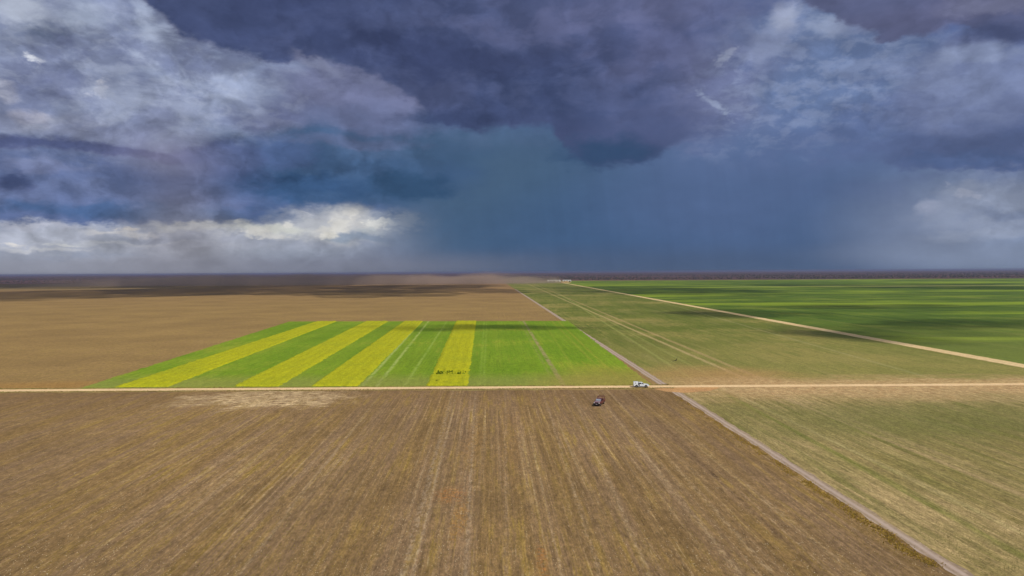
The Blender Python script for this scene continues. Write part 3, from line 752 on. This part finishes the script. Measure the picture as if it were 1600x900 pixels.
# ragged weed ridge along the left side of the grey track
n = 4600; y = 1 / (1 / 80 + (1 / 232 - 1 / 82) * rng.random(n)); off = -1.7 + rng.normal(0, .55, n) + .3 * np.sin(y * .5)
dens = (np.sin(y * .33) + np.sin(y * .11 + 2) + np.sin(y * .9)) > -1.9 + 1.2 * rng.random(n)
x = tr_n[0] + (tr_f[0] - tr_n[0]) * (y - tr_n[1]) / (tr_f[1] - tr_n[1]) + off
tufts('weed_ridge', np.stack([x, y], -1)[dens], .14, leaf_mat('ridge_weed_leaf', (168, 140, 64), (190, 156, 72), (150, 132, 60)),
      'ragged brown and yellow weeds along the left edge of the grey track', 'weeds', blades=5)
# dark weedy gap in the rightmost yellow strip
a, b_ = gp(681, 586), gp(729, 581)
n = 120; xx = a[0] + (b_[0] - a[0]) * rng.random(n) ** 1.3; yy = a[1] + (b_[1] - a[1]) * rng.random(n)
cl = (np.sin(xx * 1.7) + rng.normal(0, .8, n)) > -.6
tufts('dark_weeds', np.stack([xx, yy], -1)[cl], .5, leaf_mat('dark_weed_leaf', (88, 98, 16), (108, 122, 24), (110, 144, 34)),
      'dark green weeds in a broken line across the rightmost yellow strip', 'weeds', blades=5, z=.2)
# road verge tufts
n = 5000; x = -230 + 285 * rng.random(n); yy = np.array([road_y(v) for v in x]) + np.where(rng.random(n) > .5, 1, -1) * (2.6 + 1.6 * rng.random(n))
tufts('verge_grass', np.stack([x, yy], -1), .22, leaf_mat('verge_grass_leaf', (126, 112, 56), (150, 134, 76), (110, 112, 40)), 'short grass along both edges of the pale crossing road', 'grass', z=.05)

# ---------- far scrub: lumpy low trees between 3 and 9 km
def scrub(n, y0, y1, h, name, mat, label, xl=-1.0, xr=1.0):
    y = y0 * (y1 / y0) ** rng.random(n); x = (xl + (xr - xl) * rng.random(n)) * y * .82
    keepm = (np.sin(x * .0031 + 1) + np.sin(x * .0013 + y * .002) + rng.normal(0, .9, n)) > -.9
    x, y = x[keepm], y[keepm]; n = len(x); s = h * (.5 + rng.random(n)); k = 7
    base = [(math.cos(i * 6.283 / k), math.sin(i * 6.283 / k)) for i in range(k)]
    V = np.zeros((n, 2 * k + 1, 3), np.float32)
    for i, (c, sn) in enumerate(base):
        r1 = s * (.9 + .5 * rng.random(n)); r2 = s * (.6 + .5 * rng.random(n))
        V[:, i] = np.stack([x + c * r1, y + sn * r1, np.zeros(n)], -1)
        V[:, k + i] = np.stack([x + c * r2, y + sn * r2, s * (.5 + .35 * rng.random(n))], -1)
    V[:, 2 * k] = np.stack([x, y, s * 1.05], -1)
    f = []
    for i in range(k):
        j = (i + 1) % k; f += [(i, j, k + j), (i, k + j, k + i), (k + i, k + j, 2 * k)]
    f = (np.arange(n)[:, None, None] * (2 * k + 1) + np.array(f)[None]).reshape(-1, 3)
    o = mesh_obj(name, V.reshape(-1, 3), f, mat, smooth=True); tag(o, label, 'scrub', kind='stuff')
M_BUSH = leaf_mat('scrub_foliage', (54, 50, 48), (62, 56, 52), (68, 56, 50))
scrub(14000, 3300, 11000, 4.0, 'far_scrub', M_BUSH, 'dark low scrub woodland in a thin band along the whole horizon')

# ------------------------------------------------------------------ far farm shed and spoil heap at the end of the straight road
def box(bm, x0, x1, y0, y1, z0, z1):
    v = [bm.verts.new(c) for c in ((x0, y0, z0), (x1, y0, z0), (x1, y1, z0), (x0, y1, z0), (x0, y0, z1), (x1, y0, z1), (x1, y1, z1), (x0, y1, z1))]
    for f in ((0, 3, 2, 1), (4, 5, 6, 7), (0, 1, 5, 4), (1, 2, 6, 5), (2, 3, 7, 6), (3, 0, 4, 7)): bm.faces.new([v[i] for i in f])
    return v
M_SHED = plain('white_sheet_wall', (228, 222, 208), .6, dirt=.2); M_SROOF = plain('pale_sheet_roof', (238, 234, 224), .45, dirt=.15); M_DARK = plain('dark_opening', (52, 48, 44), .8)
def shed(loc, L, Wd, H, lab):
    e = empty('farm_shed', loc, R(2)); tag(e, lab, 'shed', 'pale farm sheds at the end of the straight road')
    bm = bmesh.new(); box(bm, -L / 2, L / 2, 0, Wd, 0, H); bm_obj('wall', bm, M_SHED, e)
    bm = bmesh.new(); r = H + 1.6
    vs = [bm.verts.new(c) for c in ((-L / 2 - .8, -.8, H + .01), (L / 2 + .8, -.8, H + .01), (L / 2 + .8, Wd / 2, r), (-L / 2 - .8, Wd / 2, r), (L / 2 + .8, Wd + .8, H + .01), (-L / 2 - .8, Wd + .8, H + .01))]
    for f in ((0, 1, 2, 3), (3, 2, 4, 5), (0, 3, 5), (1, 4, 2), (0, 5, 4, 1)): bm.faces.new([vs[i] for i in f])
    bm_obj('roof', bm, M_SROOF, e)
    for k in (-1, 0, 1):
        bm = bmesh.new(); box(bm, k * L * .3 - 3, k * L * .3 + 3, -.06, .1, .02, H * .7); bm_obj('door', bm, M_DARK, e)
q = gp(866, 440.2); shed((q[0], q[1], 0), 52, 26, 5.2, 'long pale low shed left of the brown heap where the straight road ends')
q = gp(888, 440.2); shed((q[0], q[1] + 60, 0), 34, 22, 4.6, 'shorter pale shed behind the brown heap at the far end of the straight road')
# heap
q = gp(883, 441.8); bm = bmesh.new(); bmesh.ops.create_icosphere(bm, subdivisions=4, radius=1)
for v in bm.verts:
    k = 1 + .18 * math.sin(v.co.x * 7 + v.co.y * 3) * math.cos(v.co.y * 5) ; v.co = Vector((v.co.x * 20 * k, v.co.y * 10 * k, max(v.co.z, -.05) * 5.2 * k))
o = bm_obj('soil_heap', bm, dirt_material('heap_soil', (176, 146, 104), (156, 126, 86), (196, 168, 124)), smooth=True); o.location = (q[0], q[1], 0)
tag(o, 'low brown soil heap in front of the pale sheds where the straight road ends', 'soil heap')

# ------------------------------------------------------------------ clouds overhead, out of frame, that shade the fields
def cloud_mat(name='cloud_vapour', hi=.5):
    m, t, b = new_mat(name); out = t.n['Material Output']
    pos = t.new('ShaderNodeNewGeometry').outputs['Position']; n = t.noise(pos, .012, 8, .68)
    d = t.new('ShaderNodeBsdfDiffuse'); t.put(d.inputs[0], lin((235, 236, 240))); tr = t.new('ShaderNodeBsdfTransparent')
    mx = t.new('ShaderNodeMixShader'); t.put(mx.inputs[0], t.step(n, .36, .62, .04, hi)); t.l.new(tr.outputs[0], mx.inputs[1]); t.l.new(d.outputs[0], mx.inputs[2])
    t.l.new(mx.outputs[0], out.inputs[0]); return m
M_CLOUD = cloud_mat(); M_THIN = cloud_mat('thin_cloud_vapour', .16)
def puff_cloud(px0, px1, py0, py1, lab, alt=1300, thin=.0):
    """cloud whose shadow falls on the ground between these surveyed points"""
    yn, yf = gp((px0 + px1) / 2, py1)[1], gp((px0 + px1) / 2, py0)[1]; yc = (yn + yf) / 2; ryy = (yf - yn) / 2
    xa, xb = (px0 - 800) / F * yc, (px1 - 800) / F * yc; xc = (xa + xb) / 2; rx = (xb - xa) / 2
    k = alt / SUN_DIR.z; cx, cy = xc + SUN_DIR.x * k, yc + SUN_DIR.y * k
    bm = bmesh.new(); nb = 14 + int(min(26, rx / max(ryy, 1) * 5)); hh = min(ryy, rx) * .35 + 12
    for i in range(nb):
        a = random.uniform(0, 6.283); rr = math.sqrt(random.random()) * .78
        ox, oy = math.cos(a) * rr * rx, math.sin(a) * rr * ryy
        sr = random.uniform(.55, 1.0) * (1 - .5 * rr)
        bx, by, bz = max(sr * min(rx, ryy * 3) * .5, 6), max(sr * min(ryy, rx * 3) * .5, 6), hh * sr
        res = bmesh.ops.create_icosphere(bm, subdivisions=3, radius=1)
        ph = random.uniform(0, 9)
        for v in res['verts']:
            c = v.co; q_ = 1 + .16 * math.sin(c.x * 6 + ph) * math.sin(c.y * 5 + ph * 2) + .1 * math.sin(c.x * 13 + c.y * 11 + ph)
            v.co = Vector((ox + c.x * bx * q_, oy + c.y * by * q_, (c.z * bz * q_) if c.z > 0 else c.z * bz * .2))
    o = bm_obj('cloud', bm, M_THIN if thin else M_CLOUD, smooth=True); o.location = (cx, cy, alt)
    tag(o, lab, 'cloud', 'fair weather clouds over the fields'); return o
puff_cloud(-460, 700, 441, 482, 'wide cloud shading the far brown field on the left')
puff_cloud(430, 900, 444, 471, 'cloud shading the far brown field beside the narrow track')
puff_cloud(820, 1180, 445, 468, 'cloud shading the far green crop around the straight road', thin=1)
puff_cloud(540, 960, 507, 519, 'thin cloud shading a narrow band over the bright green field', alt=700, thin=1)
puff_cloud(1180, 1700, 441, 457, 'wide cloud shading the far right green crop', thin=1)
puff_cloud(1150, 1560, 474, 484, 'thin cloud shading a streak of the right green crop', thin=1)
puff_cloud(1000, 1330, 482, 497, 'small cloud shading the crop beside the straight road', alt=900, thin=1)
puff_cloud(1330, 1800, 498, 522, 'cloud shading the right edge of the green crop', alt=900, thin=1)
puff_cloud(1180, 1640, 505, 545, 'broad thin cloud shading the crop right of the straight road', alt=900, thin=1)

# ------------------------------------------------------------------ vehicles
M_WHITE = plain('white_paint', (226, 230, 232), .3, coat=.6, dirt=.08); M_MAROON = plain('maroon_paint', (92, 24, 34), .3, coat=.6, dirt=.10)
M_SILVER = plain('pale_silver_paint', (186, 164, 172), .3, coat=.5, dirt=.2)  # paler tone for the maroon pickup's bonnet, also the number plates
M_BLACK = plain('black_plastic', (26, 26, 28), .55, dirt=.08); M_RUBBER = plain('tyre_rubber', (24, 23, 22), .85, dirt=.15)
M_GLASS = plain('dark_tinted_glass', (22, 28, 32), .06, spec=.8, dirt=.02); M_SCREEN = plain('windscreen_painted_sky', (112, 122, 134), .05, spec=1.0, dirt=.03)  # windscreen base colour carries a painted sky reflection
M_METAL = plain('wheel_alloy', (160, 160, 162), .35, metal=.8, dirt=.1); M_LAMP = plain('headlamp_lens', (226, 228, 228), .08, spec=.9, dirt=.02)
M_REDL = plain('tail_lamp_lens', (150, 20, 18), .15, dirt=.03); M_BED = plain('dark_bed_liner', (44, 34, 34), .8, dirt=.2)
def prism(bm, prof, hw0, hw_fn=None):
    """side profile (x,z) lofted across the width; hw_fn(z) gives the half width"""
    L = [bm.verts.new((x, -(hw_fn(x, z) if hw_fn else hw0), z)) for x, z in prof]
    Rr = [bm.verts.new((x, (hw_fn(x, z) if hw_fn else hw0), z)) for x, z in prof]
    n = len(prof); bm.faces.new(L); bm.faces.new(list(reversed(Rr)))
    for i in range(n): bm.faces.new((L[i], Rr[i], Rr[(i + 1) % n], L[(i + 1) % n]))
def bevelled(name, bm, mat, parent, w_=.05, seg=2):
    bmesh.ops.recalc_face_normals(bm, faces=bm.faces)
    o = bm_obj(name, bm, mat, parent); md = o.modifiers.new('bevel', 'BEVEL'); md.width = w_; md.segments = seg; md.limit_method = 'ANGLE'; md.angle_limit = R(30); return o
def arch(cx, r, zb, n=9):         # wheel arch points, right to left along the sill
    return [(cx + r * math.cos(a), zb + r * math.sin(a)) for a in np.linspace(0, math.pi, n)]
def quad(name, pts, mat, parent, th=.015):
    bm = bmesh.new(); f = bm.faces.new([bm.verts.new(p_) for p_ in pts]); bmesh.ops.solidify(bm, geom=[f], thickness=th); return bm_obj(name, bm, mat, parent)
def wheel(parent, x, y, r, wd):
    e = empty('wheel', (x, y, r)); e.parent = parent
    bm = bmesh.new(); n = 28; s = 1 if y > 0 else -1
    prof = [(r * .60, -wd / 2), (r * .93, -wd / 2), (r, -wd * .34), (r, wd * .34), (r * .93, wd / 2), (r * .60, wd / 2)]
    rings = [[bm.verts.new((pr * math.cos(a * 6.2832 / n), py, pr * math.sin(a * 6.2832 / n))) for pr, py in prof] for a in range(n)]
    for a in range(n):
        for k in range(6): bm.faces.new((rings[a][k], rings[(a + 1) % n][k], rings[(a + 1) % n][(k + 1) % 6], rings[a][(k + 1) % 6]))
    bm_obj('tyre', bm, M_RUBBER, e, True)
    bm = bmesh.new(); bmesh.ops.create_cone(bm, cap_ends=True, segments=24, radius1=r * .6, radius2=r * .52, depth=wd * .7, matrix=Matrix.Rotation(R(90) * -s, 4, 'X'))
    for k in range(5):
        a = k * 6.2832 / 5; m4 = Matrix.Translation((math.cos(a) * r * .3, s * wd * .38, math.sin(a) * r * .3)) @ Matrix.Rotation(-a, 4, 'Y') @ Matrix.Diagonal((r * .5, .04, r * .12, 1))
        bmesh.ops.create_cube(bm, size=1, matrix=m4)
    bm_obj('rim', bm, M_METAL, e)
    return e

def make_pickup(name, label, cat, loc, rz, paint, screen, canopy, bed_mat, bumper, hood_mat=None):
    """4-door pickup, nose towards +x, length 5.2 m, width 1.84 m"""
    e = empty(name, loc, rz); tag(e, label, cat, 'two pickups parked on the fields')
    zs = .52                      # sill height
    FX, RX, WR = 1.62, -1.58, .39
    hw = lambda x, z: .90 - (max(z - 1.05, 0) * .12) - (max(x - 2.1, 0) * .10)
    body = [(-2.58, .62), (-2.02, zs - .02)] + [] 
    prof = [(2.58, .50), (2.60, .78), (2.50, .98), (2.20, 1.06), (1.20, 1.15), (-.72, 1.15), (-.72, 1.16), (-2.55, 1.16), (-2.60, 1.05), (-2.60, .60), (-2.10, .52)]
    prof += list(reversed(arch(RX, .47, .50))) + [(-1.0, zs - .06), (1.05, zs - .06)] + list(reversed(arch(FX, .47, .50)))
    bm = bmesh.new(); prism(bm, prof, .9, hw); bevelled('body', bm, paint, e, .045)
    if hood_mat:
        quad('hood', [(2.40, -.78, 1.035), (2.40, .78, 1.035), (1.22, .80, 1.165), (1.22, -.80, 1.165)], hood_mat, e, .02)
    # cab
    cab = [(1.15, 1.13), (.42, 1.70), (.20, 1.76), (-.55, 1.77), (-.74, 1.70), (-.80, 1.13)]
    chw = lambda x, z: .86 - max(z - 1.13, 0) * .30
    bm = bmesh.new(); prism(bm, cab, .8, chw); bevelled('cab', bm, paint, e, .05)
    # glass, 8 mm proud of the cab
    def sidept(x, z, s): return (x, s * (chw(x, z) + .008), z)
    for s in (-1, 1):
        for pts in (((1.00, 1.20), (.44, 1.62), (.22, 1.66), (.18, 1.20)), ((.08, 1.20), (.10, 1.66), (-.50, 1.67), (-.64, 1.20))):
            q_ = [sidept(x, z, s) for x, z in pts]; quad('side_window', q_, M_GLASS, e, .01 * s)
        quad('side_mirror', [(.86, s * .88, 1.18), (.86, s * 1.06, 1.18), (.86, s * 1.06, 1.36), (.86, s * .88, 1.36)], M_BLACK, e, .09)
        for hx in (.20, -.62):
            bm = bmesh.new(); box(bm, hx - .1, hx + .1, s * .905 - .015, s * .905 + .015, 1.0, 1.03); bm_obj('door_handle', bm, M_BLACK, e)
    def front(x, z): d = Vector((.57, 0, .73)); return (x + d.x * .012, z + d.z * .012)
    ax, az_ = front(1.06, 1.20); bx, bz = front(.50, 1.64)
    quad('windscreen', [(ax, -.76, az_), (ax, .76, az_), (bx, .64, bz), (bx, -.64, bz)], screen, e, .01)
    quad('rear_window', [(-.80, -.62, 1.25), (-.80, .62, 1.25), (-.765, .58, 1.62), (-.765, -.58, 1.62)], M_GLASS, e, .012)
    # bed
    if canopy:
        cp = [(-.98, 1.165), (-.92, 1.86), (-1.0, 1.92), (-2.50, 1.94), (-2.60, 1.86), (-2.62, 1.165)]
        khw = lambda x, z: .87 - max(z - 1.2, 0) * .10
        bm = bmesh.new(); prism(bm, cp, .8, khw); can = bevelled('canopy', bm, paint, e, .06)
        for s in (-1, 1):
            quad('window', [(x, s * (khw(x, z) + .008), z) for x, z in ((-1.75, 1.42), (-1.78, 1.70), (-2.15, 1.70), (-2.15, 1.42))], M_GLASS, can, .01 * s)
            quad('cab_gap_shade', [(x, s * (.905), z) for x, z in ((-.62, 1.70), (-1.02, 1.70), (-1.04, 1.12), (-.90, .62), (-.45, .62), (-.58, 1.15))], M_BLACK, e, .012 * s)  # black sheet stands in for the shade in the gap behind the cab
        bm = bmesh.new(); box(bm, -.975, -.79, -.60, .60, 1.17, 1.60); bm_obj('cab_seal', bm, M_BLACK, e)
    else:
        bm = bmesh.new(); box(bm, -2.50, -.86, -.74, .74, 1.166, 1.172); bm_obj('bed_liner', bm, bed_mat, e)
        for s in (-1, 1):
            bm = bmesh.new(); box(bm, -2.56, -.82, s * .82 - .05, s * .82 + .05, 1.163, 1.30); bevelled('bed_rail', bm, paint, e, .02)
        # roll bar and load rack behind the cab
        bm = bmesh.new()
        for x_ in (-.95, -2.3):
            for s in (-1, 1): box(bm, x_ - .05, x_ + .05, s * .76 - .05, s * .76 + .05, 1.165, 2.05)
            box(bm, x_ - .05, x_ + .05, -.71, .71, 1.95, 2.05)
        for s in (-1, 1): box(bm, -2.25, -1.0, s * .76 - .045, s * .76 + .045, 1.955, 2.045)
        bm_obj('load_rack', bm, paint, e)
        bm = bmesh.new(); box(bm, -3.02, -2.63, -.80, .80, 1.10, 1.15); bevelled('tailgate', bm, paint, e, .01)
    # nose
    bm = bmesh.new(); box(bm, 2.50, 2.74, -.86, .86, .42, .74); bevelled('front_bumper', bm, bumper, e, .05)
    bm = bmesh.new(); box(bm, -2.76, -2.58, -.84, .84, .46, .64); bevelled('rear_bumper', bm, M_BLACK, e, .03)
    bm = bmesh.new(); box(bm, 2.56, 2.635, -.48, .48, .76, .97)
    bm_obj('grille', bm, M_BLACK, e)
    for s in (-1, 1):
        bm = bmesh.new(); box(bm, 2.42, 2.625, s * .67 - .17, s * .67 + .17, .80, .97); bevelled('headlight', bm, M_LAMP, e, .03)
        bm = bmesh.new(); box(bm, -2.625, -2.56, s * .80 - .09, s * .80 + .09, .78, 1.10); bevelled('tail_light', bm, M_REDL, e, .01)
        for x_ in (FX, RX): wheel(e, x_, s * .78, WR, .26)
    bm = bmesh.new(); box(bm, 2.742, 2.752, -.24, .24, .52, .64); bm_obj('number_plate', bm, M_SILVER, e)
    bm = bmesh.new(); box(bm, -2.3, 2.3, -.60, .60, .34, .52); bm_obj('underbody', bm, M_BLACK, e)
    return e
q = gp(1001.5, 605.2); make_pickup('pickup_truck', 'white pickup with a tall canopy, parked on the pale crossing road', 'pickup truck', (q[0], q[1], .06), R(-4), M_WHITE, M_SCREEN, True, M_BED, M_WHITE)
q = gp(936.5, 632.5); make_pickup('pickup_truck', 'dark maroon pickup with rear rack, standing on the brown tilled field', 'pickup truck', (q[0], q[1], .03), R(-90 - 24), M_MAROON, plain('windscreen_painted_glare', (176, 182, 194), .2, spec=1.0, dirt=.03), False, M_BED, M_BLACK, M_SILVER).scale = (1.08, 1.1, 1.14)  # the bright glare on this windscreen is painted into its base colour

# ------------------------------------------------------------------ bird over the green crop
def make_bird(px, py, dist):
    d = ray(px, py); P = Vector((0, 0, CAM_H)) + d * dist
    m = plain('dark_feathers', (44, 36, 20), .8, dirt=.0); m2 = plain('pale_beak', (120, 100, 70), .6, dirt=0)
    root = empty('bird', P, R(35)); tag(root, 'dark bird gliding with spread wings above the thin green crop', 'bird')
    bm = bmesh.new(); secs = [(-.34, .01, .14, .0), (-.26, .012, .12, .0), (-.16, .05, .06, .0), (-.05, .085, .085, 0), (.08, .09, .09, .01), (.17, .06, .06, .03), (.22, .045, .045, .045), (.27, .045, .042, .05), (.31, .02, .018, .045)]
    n = 10; rings = [[bm.verts.new((x, hw * math.cos(a * 6.2832 / n), z + hz * math.sin(a * 6.2832 / n))) for a in range(n)] for x, hz, hw, z in secs]
    for i in range(len(rings) - 1):
        for a in range(n): bm.faces.new((rings[i][a], rings[i][(a + 1) % n], rings[i + 1][(a + 1) % n], rings[i + 1][a]))
    bm.faces.new(rings[0]); bm.faces.new(list(reversed(rings[-1])))
    for s in (-1, 1):             # wings grow from the shoulders, primaries spread at the tip
        st = [(0.06, .14, -.12, .05), (.25, .17, -.12, .14), (.45, .15, -.13, .21), (.62, .08, -.14, .25), (.74, .0, -.12, .28)]
        top = [(bm.verts.new((xf, s * y_, z_ + .012)), bm.verts.new((xr, s * y_, z_ + .008))) for y_, xf, xr, z_ in st]
        bot = [(bm.verts.new((xf, s * y_, z_ - .012)), bm.verts.new((xr, s * y_, z_ - .004))) for y_, xf, xr, z_ in st]
        for i in range(4):
            bm.faces.new((top[i][0], top[i + 1][0], top[i + 1][1], top[i][1])); bm.faces.new((bot[i][0], bot[i][1], bot[i + 1][1], bot[i + 1][0]))
            bm.faces.new((top[i][0], bot[i][0], bot[i + 1][0], top[i + 1][0])); bm.faces.new((top[i][1], top[i + 1][1], bot[i + 1][1], bot[i][1]))
        bm.faces.new((top[4][0], bot[4][0], bot[4][1], top[4][1])); bm.faces.new((top[0][0], top[0][1], bot[0][1], bot[0][0]))
        for k in range(4):
            a = .2 + k * .28; x0 = .02 - k * .04; y0 = .72 - k * .02
            v = [bm.verts.new(c) for c in ((x0 + .018, s * y0, .275), (x0 - .018, s * y0, .275), (x0 - math.sin(a) * .2, s * (y0 + math.cos(a) * .2), .33))]; bm.faces.new(v)
    bm_obj('body', bm, m, root)
    bm = bmesh.new(); bmesh.ops.create_cone(bm, cap_ends=True, segments=8, radius1=.014, radius2=.002, depth=.06, matrix=Matrix.Translation((.335, 0, .04)) @ Matrix.Rotation(R(100), 4, 'Y')); bm_obj('beak', bm, m2, root)
    root.rotation_euler = (R(-38), R(-18), R(50)); root.scale = (1.35,) * 3
    return root
make_bird(1056.5, 563, 190)

# ------------------------------------------------------------------ blown dust and haze
def dust(name, x0, x1, y0, y1, h, dens, col, lab, seed):
    bm = bmesh.new(); box(bm, x0, x1, y0, y1, .3, h); m = bpy.data.materials.new(name); m.use_nodes = True; t = NT(m.node_tree); t.n.clear()
    pos = t.new('ShaderNodeNewGeometry').outputs['Position']; tc = t.new('ShaderNodeTexCoord').outputs['Generated']; gx, gy, gz = t.sep(tc)
    n = t.noise(t.mapping(pos, loc=(seed, 0, 0), scale=(.006, .002, .03)), 1, 3, .6)
    e = t.m('MULTIPLY', t.m('MULTIPLY', t.step(gx, 0, .25), t.step(gx, 1, .82)), t.m('MULTIPLY', t.step(gy, 0, .2), t.step(gy, 1, .8)))
    top = t.step(t.m('ADD', gz, t.m('MULTIPLY', t.m('SUBTRACT', n, .5), -1.6)), .78, .0)
    v = t.new('ShaderNodeVolumePrincipled'); t.put(v.inputs['Color'], lin(col)); t.put(v.inputs['Density'], t.m('MULTIPLY', t.m('MULTIPLY', e, top), dens))
    o_ = t.new('ShaderNodeOutputMaterial'); t.l.new(v.outputs[0], o_.inputs['Volume'])
    m.cycles.volume_step_rate = 1.0
    o = bm_obj(name, bm, m); tag(o, lab, 'dust', kind='stuff'); return o
q0 = gp(150, 443)[1]
dust('dust_cloud', -1650, 160, 2100, 2800, 48, .0085, (196, 174, 158), 'low grey-brown dust blowing across the far end of the brown field', 3)
dust('dust_cloud', -60, 190, 2300, 2620, 36, .009, (192, 172, 152), 'paler denser dust hanging left of the sheds at the far end of the track', 8)

m = bpy.data.materials.new('haze_air'); m.use_nodes = True; t = NT(m.node_tree); t.n.clear()
v = t.new('ShaderNodeVolumePrincipled'); v.inputs['Color'].default_value = (.50, .56, .80, 1); v.inputs['Density'].default_value = 6e-5; v.inputs['Anisotropy'].default_value = .6
o_ = t.new('ShaderNodeOutputMaterial'); t.l.new(v.outputs[0], o_.inputs['Volume'])
bm = bmesh.new(); box(bm, -BIG - 500, BIG + 500, -3500, BIG + 500, -1, 50); o = bm_obj('haze', bm, m)
tag(o, 'thin bluish haze in the air over the plain', 'haze', kind='stuff')
